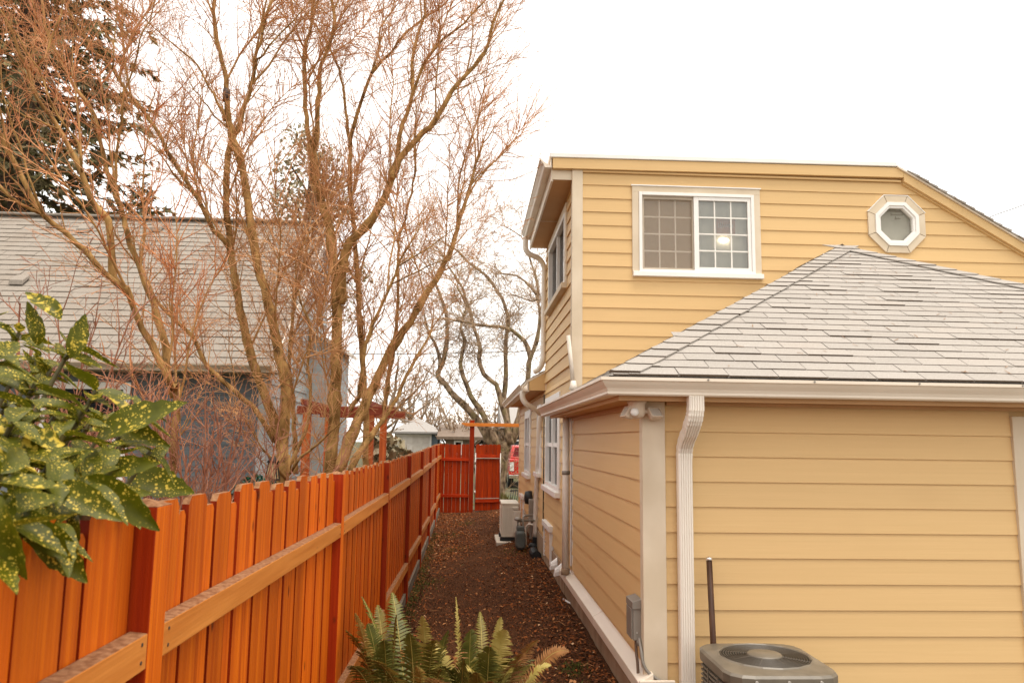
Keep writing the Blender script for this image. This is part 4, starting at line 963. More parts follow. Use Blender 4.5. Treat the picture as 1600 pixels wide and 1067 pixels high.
# black corrugated drain elbow on the ground below the spout
mb = MB(); pts = smooth([(.95, 11.45, .36), (.95, 11.28, .35), (.97, 11.15, .345)], 8)
mb.tube(pts, [.058 if k % 2 else .068 for k in range(len(pts))], 12, cap=True, smooth=False)
mb.lathe((1.0, 12.04, .33), [(.075, -.03), (.085, .03), (.06, .075)], 'Z', 14)
tag(mb.build('drain_hose', M_BLACK), 'black corrugated drain fitting on the ground under the white downspout', 'drain pipe')
# dark iron garden gate panel leaning beside the house's far corner
ip = thing('iron_panel', (.95, 17.6, gz(17.6)), 'black iron railing panel leaning near the far corner of the house', 'railing')
c0, c1 = at(803, 788, Y=17.6), at(818, 788, Y=17.6); zb = .30
for k in range(9):
    x = .86+.05*k; mb = MB(); mb.tube([(x, 17.6, .14), (x+.10, 17.75, .86)], .010, 6, cap=True); mb.build('bar', M_BLACK, ip)
for z in (.16, .82):
    f_ = (z-.14)/.72; mb = MB(); mb.tube([(.83+.1*f_, 17.6+.15*f_, z), (1.32+.1*f_, 17.6+.15*f_, z+.04)], .013, 6, cap=True); mb.build('rail', M_BLACK, ip)
# ================================================================== neighbour's house behind the trees
M_SLATE = mat('slate_blue_siding', (0.115, 0.13, 0.14), (0.15, 0.165, 0.175), scale=(3, 3, 30), rough=.7, vary=.05)
M_SLATE_LIT = mat('slate_blue_siding_lit', (0.34, 0.37, 0.375), (0.40, 0.43, 0.43), scale=(3, 3, 30), rough=.7, vary=.04)  # lit copy of the slate paint, light put into the colour
M_NROOF = mat('neighbour_shingle', (0.21, 0.18, 0.15), (0.32, 0.28, 0.24), scale=(120, 120, 120), rough=.95, bump=.4, detail=3, spec=.15, stain=((.19, .14, .10), (1.0, 1.0, 1.0), .5, .8, .5))
nh = thing('slate_blue_house', (-7.5, 14.0, 0), 'slate blue neighbouring house with grey shingle roof seen behind the bare trees', 'house')
NX, NY0, NS = -2.75, 10.5, .80; NZ = 2.86; ND = 3.73; NL = -15.0
wy = NY0+.35; NB = NY0+ND+.62
mb = MB(); mb.box(NL+.3, NX-.05, wy, wy+.15, 0, 2.95); mb.box(NX-.17, NX-.05, wy+.15, NB, 0, 2.95); mb.box(NL+.3, NX-.17, NB-.12, NB, 0, NZ+NS*(ND-.62)-.02)
mb.add([(NX-.05, wy, 2.95), (NX-.05, NB, 2.95), (NX-.05, NB, NZ+NS*(ND-.62)), (NX-.05, NY0+ND, NZ+NS*ND-.05)], [(0, 1, 2, 3)]); mb.add([(NX-.17, wy, 2.95), (NX-.17, NB, 2.95), (NX-.17, NB, NZ+NS*(ND-.62)), (NX-.17, NY0+ND, NZ+NS*ND-.05)], [(3, 2, 1, 0)])
nw = mb.build('wall', M_SLATE, nh)
for k in range(16):
    z0 = .30+.17*k
    for a, b in ((-9.6, -5.85), (-4.62, NX-.16)):
        mb = MB(); mb.hexa([(a, wy-.022, z0), (b, wy-.022, z0), (b, wy+.002, z0), (a, wy+.002, z0), (a, wy-.006, z0+.18), (b, wy-.006, z0+.18), (b, wy+.002, z0+.18), (a, wy+.002, z0+.18)]); mb.build('siding_board', M_SLATE, nw)
X0 = NX-.05
for k in range(30):                          # gable end boards, same paint as the front with the light painted in
    z0 = .30+.17*k
    za = z0+.18
    def lim(z):
        if z <= 2.95: return wy+.10, NB-.01
        return NY0+(z-NZ)/NS+.08, min(NB-.01, NY0+2*ND-(z-NZ)/NS-.08)
    a0, b0 = lim(z0); a1, b1 = lim(za)
    if b1-a1 < .1: break
    mb = MB(); mb.hexa([(X0-.002, a0, z0), (X0+.022, a0, z0), (X0+.022, b0, z0), (X0-.002, b0, z0), (X0-.002, a1, za), (X0+.006, a1, za), (X0+.006, b1, za), (X0-.002, b1, za)]); mb.build('siding_board', M_SLATE_LIT, nw)
mb = MB(); mb.box(NX-.16, NX-.028, wy-.03, wy-.001, 0, 2.95); mb.box(NX-.049, NX-.02, wy-.001, wy+.1, 0, 2.95); mb.build('corner_trim', M_SLATE_LIT, nh)
# roof deck and courses
c2 = 1/math.sqrt(1+NS*NS); s2 = NS*c2; NLn = ND/c2
mb = MB(); mb.hexa([(NL, NY0, NZ), (NX+.09, NY0, NZ), (NX+.09, NY0+ND, NZ+NS*ND), (NL, NY0+ND, NZ+NS*ND), (NL, NY0, NZ+.05), (NX+.09, NY0, NZ+.05), (NX+.09, NY0+ND, NZ+NS*ND+.05), (NL, NY0+ND, NZ+NS*ND+.05)])
mb.hexa([(NL, NY0+ND+.001, NZ+NS*ND), (NX+.09, NY0+ND+.001, NZ+NS*ND), (NX+.09, NB+.12, NZ+NS*(ND-.74)), (NL, NB+.12, NZ+NS*(ND-.74)), (NL, NY0+ND+.001, NZ+NS*ND+.05), (NX+.09, NY0+ND+.001, NZ+NS*ND+.05), (NX+.09, NB+.12, NZ+NS*(ND-.74)+.05), (NL, NB+.12, NZ+NS*(ND-.74)+.05)])
nroof = mb.build('roof', M_NROOF, nh)
random.seed(31); mb = MB(); ce = NLn/27.3
for c in range(28):
    s = c*ce; y0, z0 = NY0-.03+s*c2, NZ+.05-.024+s*s2; y1, z1 = y0+(ce+.02)*c2, z0+(ce+.02)*s2; x = NL+random.uniform(0, .2)
    while x < NX+.10:
        w1 = random.choice((.18, .22, .30, .36)); x1 = min(x+w1-.006, NX+.11); th = random.choice((.014, .018, .022)); dz = random.uniform(-.004, .004)
        if x1 > -11.5: mb.hexa([(x, y0, z0+dz), (x1, y0, z0+dz), (x1, y1, z1), (x, y1, z1), (x, y0-s2*th, z0+c2*th+dz), (x1, y0-s2*th, z0+c2*th+dz), (x1, y1-s2*.005, z1+c2*.005), (x, y1-s2*.005, z1+c2*.005)])
        x += w1
mb.build('shingle_courses', M_NROOF, nroof, kind='stuff')
mb = MB(); mb.box(NL, NX+.10, NY0+ND-.14, NY0+ND+.14, NZ+NS*ND+.035, NZ+NS*ND+.085); mb.build('ridge_cap', M_NROOF, nroof, bevel=.03)
M_NTRIM = mat('tan_trim', (.42, .33, .24), (.50, .40, .30), rough=.6)
mb = MB(); rings = [[(x, NY0-.05-u, NZ+.03+h) for u, h in KG] for x in (NL, NX+.11)]; mb.loft(rings); mb.build('gutter', M_NTRIM, nh)
mb = MB(); mb.box(NL, NX+.22, NY0-.048, wy, NZ-.06, NZ-.03); mb.build('soffit', M_NTRIM, nh)
mb = MB()
for a, b in (((NY0-.02, NZ), (NY0+ND, NZ+NS*ND)), ((NB+.12, NZ+NS*(ND-.74)), (NY0+ND, NZ+NS*ND))):
    mb.hexa([(NX+.092, a[0], a[1]-.12), (NX+.115, a[0], a[1]-.12), (NX+.115, b[0], b[1]-.12), (NX+.092, b[0], b[1]-.12), (NX+.092, a[0], a[1]+.07), (NX+.115, a[0], a[1]+.07), (NX+.115, b[0], b[1]+.07), (NX+.092, b[0], b[1]+.07)])
mb.build('rake_board', mat('pale_trim', (.60, .55, .49), rough=.6), nh)
for px, py in ((85, 352), (352/2.667, 360), (245, 358), (30, 440)):        # roof vents
    p = None; d = ray(px, py); den = d.z-NS*d.y; t = (NZ+.08+NS*(CAM.y-NY0)-CAM.z)/den; p = CAM+d*t
    mb = MB(); mb.hexa([(p.x-.11, p.y-.10, p.z-.07), (p.x+.11, p.y-.10, p.z-.07), (p.x+.11, p.y+.10, p.z+.09), (p.x-.11, p.y+.10, p.z+.09), (p.x-.10, p.y-.09, p.z+.01), (p.x+.10, p.y-.09, p.z+.01), (p.x+.10, p.y+.09, p.z+.13), (p.x-.10, p.y+.09, p.z+.13)]); mb.build('roof_vent', M_NROOF, nroof, bevel=.01)
mb = MB(); mb.box(-5.80, -4.66, wy-.04, wy+.05, 1.15, 2.62); mb.box(-5.70, -4.76, wy-.045, wy-.041, 1.15, 2.62)
mb = MB(); fr_rect(mb, -5.84, -4.63, 1.10, 2.66, .10, .10, .10, .10, wy-.04, wy+.02); f = mb.build('window', M_WHITE, nh, bevel=.004)
for a, b in ((1.20, 1.86), (1.90, 2.56)):
    q = MB(); q.box(-5.74, -4.73, wy-.012, wy-.006, a, b); q.build('pane', M_PANE_DK, f)
q = MB(); q.box(-5.74, -4.73, wy-.02, wy-.0, 1.862, 1.898); q.build('meeting_rail', M_WHITE, f)
for k in range(9):
    q = MB(); q.box(-5.73, -4.74, wy-.003, wy-.0015, 1.22+.07*k, 1.27+.07*k); q.build('blind_slat', M_WHITE, f)
# lean-to roof on the gable end
mb = MB(); a = at(481, 516, Y=13.2); 
mb.hexa([(NX-.04, 13.2, a.z), (NX+.55, 13.2, a.z-.34), (NX+.55, 14.9, a.z-.34), (NX-.04, 14.9, a.z), (NX-.04, 13.2, a.z+.07), (NX+.55, 13.2, a.z-.27), (NX+.55, 14.9, a.z-.27), (NX-.04, 14.9, a.z+.07)]); mb.build('bay_roof', bpy.data.materials['pale_trim'], nh)
mb = MB(); mb.hexa([(NX-.04, 13.3, 0), (NX+.42, 13.3, 0), (NX+.42, 14.8, 0), (NX-.04, 14.8, 0), (NX-.04, 13.3, a.z+.02), (NX+.42, 13.3, a.z-.25), (NX+.42, 14.8, a.z-.25), (NX-.04, 14.8, a.z+.02)]); mb.build('bay_wall', M_SLATE_LIT, nh)

# pergola in the neighbour's yard
pg = thing('pergola', (-1.7, 9.6, 0), 'weathered orange timber pergola standing behind the maple trunks', 'pergola')
M_PERG = mat('weathered_orange_timber', (.42, .075, .012), (.60, .14, .03), scale=(30, 30, 2), rough=.7, stain=((.20, .07, .03), (5, 5, 1), .5, .7, .6))
M_PERGB = mat('dark_red_timber', (.22, .04, .018), (.30, .065, .03), scale=(2, 30, 30), rough=.8)
p1 = at(478, 700, Y=9.6); p2 = at(577, 710, Y=9.6); zt = at(478, 647, Y=9.6).z
for p in (p1, p2):
    mb = MB(); mb.box(p.x-.045, p.x+.045, 9.55, 9.64, 0, zt); mb.build('post', M_PERG, pg, bevel=.004)
    mb = MB(); mb.box(p.x-.045, p.x+.045, 11.0, 11.09, 0, zt); mb.build('post', M_PERG, pg, bevel=.004)
    mb = MB(); mb.box(p.x-.02, p.x+.02, 9.3, 11.4, zt+.101, zt+.17); mb.build('cross_beam', M_PERGB, pg)
for y in (9.6, 11.04):
    mb = MB(); mb.box(p1.x-.12, p2.x+.30, y-.045, y+.04, zt+.001, zt+.10); mb.build('beam', M_PERGB, pg, bevel=.004)

# small garage far beyond the fence
M_SIDE2 = mat('blue_grey_siding', (.12, .16, .19), (.16, .20, .23), rough=.7)
fg = thing('small_garage', (-3.9, 50, .1), 'small blue grey garage with white door and hipped roof beyond the fence', 'garage')
FYY = 50.0
def P_(px, py, Y=FYY): return at(px, py, Y=Y)
a, b = P_(616, 700), P_(684, 700); zE = P_(640, 676).z; zP = P_(640, 652).z
mb = MB(); mb.box(a.x, b.x, FYY, FYY+4.5, 0, zE); mb.build('wall', M_SIDE2, fg)
l, r = a.x-.35, b.x+.35; mx = (l+r)/2
mb = MB(); mb.add([(l, FYY-.4, zE-.05), (r, FYY-.4, zE-.05), (r, FYY+4.9, zE-.05), (l, FYY+4.9, zE-.05), (mx-.1, FYY+2.0, zP+.05), (mx-.1, FYY+2.6, zP+.05), (l, FYY-.4, zE+.07), (r, FYY-.4, zE+.07), (r, FYY+4.9, zE+.07), (l, FYY+4.9, zE+.07)],
    [(0, 3, 2, 1), (0, 1, 7, 6), (1, 2, 8, 7), (3, 0, 6, 9), (2, 3, 9, 8), (6, 7, 4), (7, 8, 5, 4), (9, 6, 4, 5), (8, 9, 5)]); mb.build('roof', mat('pale_grey_roof', (.27, .25, .235), (.34, .315, .29), scale=(20, 20, 20), rough=.9), fg)
d0, d1 = P_(620, 700).x, P_(671, 700).x; zd = P_(640, 681).z
mb = MB(); mb.box(d0, d1, FYY-.03, FYY-.001, .05, zd); dr = mb.build('door', mat('dirty_white_door', (.55, .50, .44), (.68, .63, .57), scale=(2, 2, 2)), fg)
for k in range(4):
    for q in range(4):
        w1 = (d1-d0)/4; h1 = (zd-.05)/4; mb = MB(); mb.box(d0+w1*q+.06, d0+w1*(q+1)-.06, FYY-.045, FYY-.031, .05+h1*k+.06, .05+h1*(k+1)-.06); mb.build('door_panel', bpy.data.materials['dirty_white_door'], dr)
mb = MB(); fr_rect(mb, d0-.12, d1+.12, .05, zd+.12, .12, .12, .0, .12, FYY-.05, FYY-.002); 
q = MB(); q.box(d0-.12, d0-.001, FYY-.05, FYY-.002, .05, zd+.12); q.box(d1+.001, d1+.12, FYY-.05, FYY-.002, .05, zd+.12); q.box(d0-.001, d1+.001, FYY-.05, FYY-.002, zd+.001, zd+.12); q.build('door_trim', M_WHITE, fg)

# houses across the street
def far_house(name, label, x0, x1, y, z1, zr, mwall, mroof, wins):
    t = thing(name, ((x0+x1)/2, y, .1), label, 'house'); m_ = MB(); m_.box(x0, x1, y, y+8, 0, z1); m_.build('wall', mwall, t)
    m_ = MB(); m_.add([(x0-.5, y-.5, z1-.1), (x1+.5, y-.5, z1-.1), (x1+.5, y+8.5, z1-.1), (x0-.5, y+8.5, z1-.1), (x0-.5, y+4, zr), (x1+.5, y+4, zr), (x0-.5, y-.5, z1+.06), (x1+.5, y-.5, z1+.06), (x1+.5, y+8.5, z1+.06), (x0-.5, y+8.5, z1+.06)],
        [(0, 3, 2, 1), (0, 1, 7, 6), (6, 7, 5, 4), (8, 9, 4, 5), (2, 3, 9, 8), (1, 2, 8, 5, 7), (3, 0, 6, 4, 9)]); m_.build('roof', mroof, t)
    for (a, b, c, d) in wins:
        m_ = MB(); fr_rect(m_, a, b, c, d, .1, .1, .1, .1, y-.05, y-.001); f_ = m_.build('window', M_WHITE, t); m_ = MB(); m_.box(a+.1, b-.1, y-.03, y-.02, c+.1, d-.1); m_.build('pane', M_PANE_DK, f_)
    return t
M_DKWALL = mat('charcoal_siding', (.045, .05, .052), (.065, .07, .072), scale=(2, 2, 20), rough=.8)
far_house('charcoal_house', 'charcoal sided house far behind the gnarled tree trunk', 2.3, 13, 46, 2.75, 4.2, M_DKWALL, bpy.data.materials['pale_grey_roof'], [(2.55, 3.5, 1.9, 2.6), (6, 7.5, 1.2, 2.4)])
far_house('pale_roofed_house', 'low house with pale roof glimpsed between the tree limbs above the gate', -1.2, 4.6, 62, 2.9, 4.3, mat('taupe_siding', (.26, .22, .18), (.32, .27, .22)), mat('white_roof', (.62, .60, .57), (.7, .68, .65)), [(.4, 1.5, 1.5, 2.6), (-.8, .1, 1.4, 2.5)])
far_house('brown_house', 'brown house with dark eaves behind the red end fence', -1.35, .25, 44, 2.05, 2.9, mat('brown_siding', (.17, .12, .085), (.22, .16, .11)), mat('brown_roof', (.14, .095, .065), (.19, .135, .095)), [(-.9, -.4, 1.1, 1.9)])

# red pickup truck parked beyond the house
tk = thing('pickup_truck', (2.45, 31, .13), 'red pickup truck parked past the far corner of the yellow house', 'truck')
M_RED = mat('red_car_paint', (.50, .02, .015), (.55, .025, .02), rough=.25, spec=.5, coat=.6, coatr=.05)
M_CHROME = mat('chrome', (.6, .58, .55), metal=.9, rough=.2); M_TYRE = mat('tyre_rubber', (.025, .024, .023), rough=.85)
tx0, ty = 1.50, 30.2
mb = MB(); 
for (z0, z1, i0, i1) in ((.55, .75, .04, .0), (.75, 1.02, .0, .03), (1.02, 1.22, .03, .05)):
    mb.hexa([(tx0+i0, ty, z0), (tx0+1.9-i0, ty, z0), (tx0+1.9-i0, ty+5.1, z0), (tx0+i0, ty+5.1, z0), (tx0+i1, ty, z1), (tx0+1.9-i1, ty, z1), (tx0+1.9-i1, ty+5.1, z1), (tx0+i1, ty+5.1, z1)])
mb.build('body', M_RED, tk, bevel=.02)
mb = MB(); mb.box(tx0+.22, tx0+1.68, ty-.03, ty-.001, .66, 1.18); mb.build('tailgate', M_RED, tk, bevel=.015)
mb = MB(); mb.hexa([(tx0+.1, ty+1.7, 1.221), (tx0+1.8, ty+1.7, 1.221), (tx0+1.8, ty+3.6, 1.221), (tx0+.1, ty+3.6, 1.221), (tx0+.25, ty+1.9, 1.75), (tx0+1.65, ty+1.9, 1.75), (tx0+1.65, ty+3.0, 1.75), (tx0+.25, ty+3.0, 1.75)]); cab = mb.build('cab', M_RED, tk, bevel=.03)
mb = MB(); mb.hexa([(tx0+.26, ty+1.715, 1.30), (tx0+1.64, ty+1.715, 1.30), (tx0+1.64, ty+1.74, 1.30), (tx0+.26, ty+1.74, 1.30), (tx0+.36, ty+1.845, 1.66), (tx0+1.54, ty+1.845, 1.66), (tx0+1.54, ty+1.87, 1.66), (tx0+.36, ty+1.87, 1.66)]); mb.build('rear_window', M_PANE_DK, cab)
mb = MB(); mb.box(tx0+.02, tx0+1.88, ty-.16, ty-.035, .50, .64); mb.build('bumper', M_CHROME, tk, bevel=.02)
for x in (tx0+.05, tx0+1.69):
    mb = MB(); mb.box(x, x+.16, ty-.025, ty-.0012, .78, 1.12); mb.build('tail_light', M_WHITE, tk, bevel=.01)
mb = MB(); mb.box(tx0+.78, tx0+1.12, ty-.045, ty-.031, .72, .86); mb.build('licence_plate', M_WHITE, tk)
for x in (tx0+.02, tx0+1.66):
    for y in (ty+.9, ty+4.1):
        mb = MB(); mb.lathe((x, y, .47), [(.2, 0), (.32, .0), (.345, .03), (.345, .19), (.32, .22), (.2, .22)], 'X', 24); wh = mb.build('wheel', M_TYRE, tk); mb = MB(); mb.lathe((x-.004, y, .47), [(.19, 0), (.19, .228)], 'X', 16); mb.build('rim', M_CHROME, wh)

# little black lantern and wires
lt = at(426, 738, Y=6.4); ln = thing('garden_lantern', (lt.x, 6.4, 0), 'small black framed lantern on a stake between shrub and maple trunk', 'lantern')
mb = MB(); mb.tube([(lt.x, 6.4, 0), (lt.x, 6.4, lt.z-.06)], .012, 8); mb.build('stake', M_BLACK, ln)
mb = MB(); z0 = lt.z-.05
for sx, sy in ((-1, -1), (1, -1), (1, 1), (-1, 1)): mb.tube([(lt.x+.045*sx, 6.4+.045*sy, z0), (lt.x+.028*sx, 6.4+.028*sy, z0+.13)], .005, 5)
mb.box(lt.x-.05, lt.x+.05, 6.35, 6.45, z0-.012, z0); mb.lathe((lt.x, 6.4, z0+.13), [(.055, 0), (.02, .04), (.004, .06)], 'Z', 8); mb.build('frame', M_BLACK, ln)
mb = MB(); mb.hexa([(lt.x-.04, 6.36, z0+.001), (lt.x+.04, 6.36, z0+.001), (lt.x+.04, 6.44, z0+.001), (lt.x-.04, 6.44, z0+.001), (lt.x-.025, 6.375, z0+.128), (lt.x+.025, 6.375, z0+.128), (lt.x+.025, 6.425, z0+.128), (lt.x-.025, 6.425, z0+.128)]); mb.build('glass', mat('amber_glass', (.5, .38, .2), rough=.2), ln)
def wire(name, label, pts, r, m=M_BLACK):
    mb = MB(); mb.tube(smooth(pts, 6), r, 5); return tag(mb.build(name, m), label, 'wire')
wire('power_line', 'dark overhead wire crossing behind the trees at mid height', [at(-200, 540, Y=30), at(300, 549, Y=30), at(545, 553, Y=30), at(840, 548, Y=30), at(1400, 520, Y=30)], .016)
wire('overhead_cable', 'thin dark cable rising to the right above the sloping roof edge', [at(1440, 384, Y=17), at(1545, 340, Y=16), at(1600, 320, Y=15.5), at(1750, 262, Y=14.5)], .008)
wire('service_wire', 'faint upper service wire in the sky at the right edge', [at(1440, 356, Y=26), at(1530, 324, Y=25), at(1600, 299, Y=24), at(1750, 245, Y=22)], .003, mat('grey_wire', (.4, .4, .4)))
# ================================================================== bare trees
def catmull(pts, step):
    P0 = [Vector(p) for p in pts]; out = []
    for i in range(len(P0)-1):
        a, b, c, d = P0[max(i-1, 0)], P0[i], P0[i+1], P0[min(i+2, len(P0)-1)]
        n = max(2, int((c-b).length/step))
        for k in range(n):
            t = k/n; out.append(.5*((2*b)+(-a+c)*t+(2*a-5*b+4*c-d)*t*t+(-a+3*b-3*c+d)*t**3))
    out.append(P0[-1]); return out
def jitter(pts, s):
    return [p if i in (0,) else p+Vector((random.gauss(0, s), random.gauss(0, s), random.gauss(0, s))) for i, p in enumerate(pts)]
def rnd_dir(): 
    v = Vector((random.gauss(0, 1), random.gauss(0, 1), random.gauss(0, 1))); return v.normalized()
def twig(mb, p, d, L, r, lvl, P):
    """one twig and its children; P: dict(spread, up, kids, ratio, sides, wander, minr)"""
    n = 5 if lvl == 1 else 4 if lvl == 2 else 3
    pts = [p]; q = p.copy(); dd = d.copy()
    for k in range(n):
        dd = (dd+rnd_dir()*P['wander']+Vector((0, 0, P['up']))*(.35 if lvl < 3 else .2)).normalized(); q = q+dd*(L/n); pts.append(q)
    mb.tube(pts, [max(P['minr'], r*(1-.75*i/n)) for i in range(n+1)], 4 if lvl == 1 else 3, m=0 if lvl == 1 else 1)
    if lvl >= P['levels']: return
    kids = max(1, int(L/P['gap'][lvl-1]*random.uniform(.7, 1.3)))
    for k in range(kids):
        t = random.uniform(.18, 1.0); f = t*n; i = min(n-1, int(f)); pos = pts[i].lerp(pts[i+1], f-i); tan = (pts[i+1]-pts[i]).normalized()
        nd = (tan*.85+rnd_dir()*P['spread']).normalized()
        twig(mb, pos, nd, L*random.uniform(.28, .55)*(1.15-.4*t), max(P['minr'], r*.5), lvl+1, P)
def bark_tree(name, label, loc, limbs, matb, mtw, P, seg=.09, start=.30, group=None):
    """limbs: (px polyline, Y0, Y1, r0, r1) traced in the photograph, each at its own depth"""
    t = thing(name, loc, label, 'tree', group); tw = MB(); first = True
    for (poly, Y0, Y1, r0, r1) in limbs:
        n = len(poly); r0 *= P.get('rs', 1); r1 *= P.get('rs', 1)
        if isinstance(poly[0], Vector): pts = poly
        else: pts = [at(x, y, Y=Y0+(Y1-Y0)*i/(n-1)) for i, (x, y) in enumerate(poly)]
        if first: pts = [Vector((loc[0], loc[1], loc[2]-.1))] + pts
        pts = catmull(pts, seg); m_ = len(pts)
        rad = [(r0+(r1-r0)*(i/(m_-1))**.85)*random.uniform(.94, 1.06) for i in range(m_)]
        if first:
            for i in range(min(6, m_)): rad[i] *= 1+.35*(1-i/6)
        pts = jitter(pts, P.get('kink', .004))
        for k in range(int(m_*P.get('knob', .25))):                   # knots
            i = random.randrange(1, m_); rad[i] *= random.uniform(1.08, 1.30)
        mb = MB(); mb.tube(pts, rad, 10 if r0 > .05 else 7, cap=True); mb.build('trunk' if first else 'limb', matb, t)
        first = False
        Ltot = sum((pts[i+1]-pts[i]).length for i in range(m_-1)); acc = 0; nxt = Ltot*start
        for i in range(m_-1):
            acc += (pts[i+1]-pts[i]).length
            while acc > nxt:
                nxt += P['gap'][0]*random.uniform(.5, 1.5)*(1.0 if acc/Ltot > .4 else 1.6)
                tan = (pts[i+1]-pts[i]).normalized(); d = (tan*P.get('fwd', .8)+rnd_dir()*P['spread']+Vector((0, 0, P['up']))).normalized()
                big = random.random() < P.get('long', 0) and rad[i] > .012
                if big: d = (d+Vector((0, 0, .7))).normalized()
                twig(tw, pts[i], d, P['len']*(random.uniform(1.6, 2.6) if big else random.uniform(.45, 1.25))*(1.1-.35*acc/Ltot), .0115 if big else max(P['minr'], min(rad[i]*.34, P['len']*.0078)), 1, P)
        # leader continues into twigs
        tan = (pts[-1]-pts[-3]).normalized()
        for k in range(3 if r1 < P.get('lead', .016) else 0): twig(tw, pts[-1], (tan+rnd_dir()*.35).normalized(), P['len']*random.uniform(.6, 1.0), max(P['minr'], r1*.8), 1, P)
    tw.build('twigs', mtw, t, kind='stuff')
    return t
BK = dict(scale=(14, 14, 5), rough=.85, bump=.6, bscale=(40, 40, 14), spec=.2)
M_MAPLE = mat('maple_bark', (.15, .074, .020), (.47, .275, .098), stain=((.045, .024, .013), (16, 16, 22), .58, .72, .8), **BK)
M_TW1 = mat('maple_branch', (.28, .135, .040), (.46, .255, .09), scale=(10, 10, 10), rough=.7)
M_TW3 = mat('maple_orange_twig', (.50, .17, .06), (.68, .32, .14), scale=(3, 3, 3), rough=.6)
M_TW2 = mat('maple_red_twig', (.48, .20, .075), (.64, .34, .15), scale=(3, 3, 3), rough=.6)
MAP = dict(rs=.67, long=.11, spread=.78, up=.20, levels=3, gap=(.066, .078, .080), len=.74, minr=.0014, wander=.22, kink=.005, knob=.22)
random.seed(101)
A_ = [
 ([(516, 745), (520, 690), (523, 640), (525, 560), (527, 500), (524, 440), (519, 395), (511, 342), (496, 295), (491, 256), (486, 228)], 7.5, 7.7, .105, .060),
 ([(486, 228), (480, 199), (477, 167), (478, 135), (475, 103), (477, 75), (486, 36), (489, 0), (492, -60)], 7.7, 8.0, .040, .018),
 ([(488, 240), (493, 225), (496, 206), (498, 160), (502, 100), (514, 71), (525, 32), (519, 0), (515, -50)], 7.7, 7.5, .046, .020),
 ([(530, 475), (534, 430), (538, 403), (548, 377), (576, 349), (600, 310), (615, 267), (633, 239), (650, 217), (672, 199), (690, 171), (707, 142), (729, 117), (750, 93), (763, 68), (768, 39), (786, 3)], 7.6, 7.0, .080, .016),
 ([(612, 280), (618, 258), (624, 214), (636, 178), (645, 142), (645, 89), (654, 53), (663, 21), (663, -10)], 7.3, 7.6, .040, .016),
 ([(640, 165), (650, 132), (668, 89), (693, 60), (725, 36), (757, 3)], 7.4, 6.9, .026, .010),
 ([(570, 740), (572, 650), (566, 560), (560, 450), (556, 400), (553, 356), (546, 285), (548, 235)], 8.0, 8.1, .050, .032),
 ([(548, 235), (543, 199), (535, 135), (525, 96), (500, 50), (461, 3)], 8.1, 8.3, .028, .010),
 ([(548, 235), (547, 221), (561, 171), (576, 128), (586, 107), (611, 82), (633, 53), (658, 32), (682, 18), (705, -5)], 8.1, 7.8, .036, .012),
 ([(580, 120), (583, 110), (593, 71), (595, 43), (611, 18), (618, -10)], 8.0, 8.1, .020, .010),
 ([(530, 742), (541, 700), (565, 645), (590, 590), (612, 545), (640, 505), (664, 462), (688, 425), (706, 387), (718, 342), (732, 303), (743, 256), (755, 225)], 7.4, 8.2, .085, .016),
 ([(706, 387), (714, 350), (716, 310), (720, 270), (735, 220), (742, 195)], 8.1, 8.3, .024, .008),
 ([(548, 735), (565, 700), (590, 668), (616, 628), (650, 560), (676, 515)], 7.2, 7.8, .045, .014),
 ([(548, 640), (560, 620), (567, 582), (571, 537), (590, 489), (612, 444), (622, 414), (640, 380)], 7.0, 6.7, .036, .012),
 ([(622, 416), (655, 395), (690, 372), (720, 352)], 6.7, 6.5, .012, .005),
 ([(612, 444), (640, 430), (672, 415), (705, 405)], 6.75, 6.4, .010, .004),
 ([(600, 640), (612, 560), (622, 470), (622, 378), (629, 356), (640, 313), (649, 264), (647, 228), (650, 170)], 8.3, 8.3, .034, .012),
]
bark_tree('maple_tree', 'thick forked bare maple in the middle, its limbs spreading over the fence toward the house', (at(520, 745, Y=7.5).x, 7.5, 0), A_, M_MAPLE, [M_TW1, M_TW2], MAP)
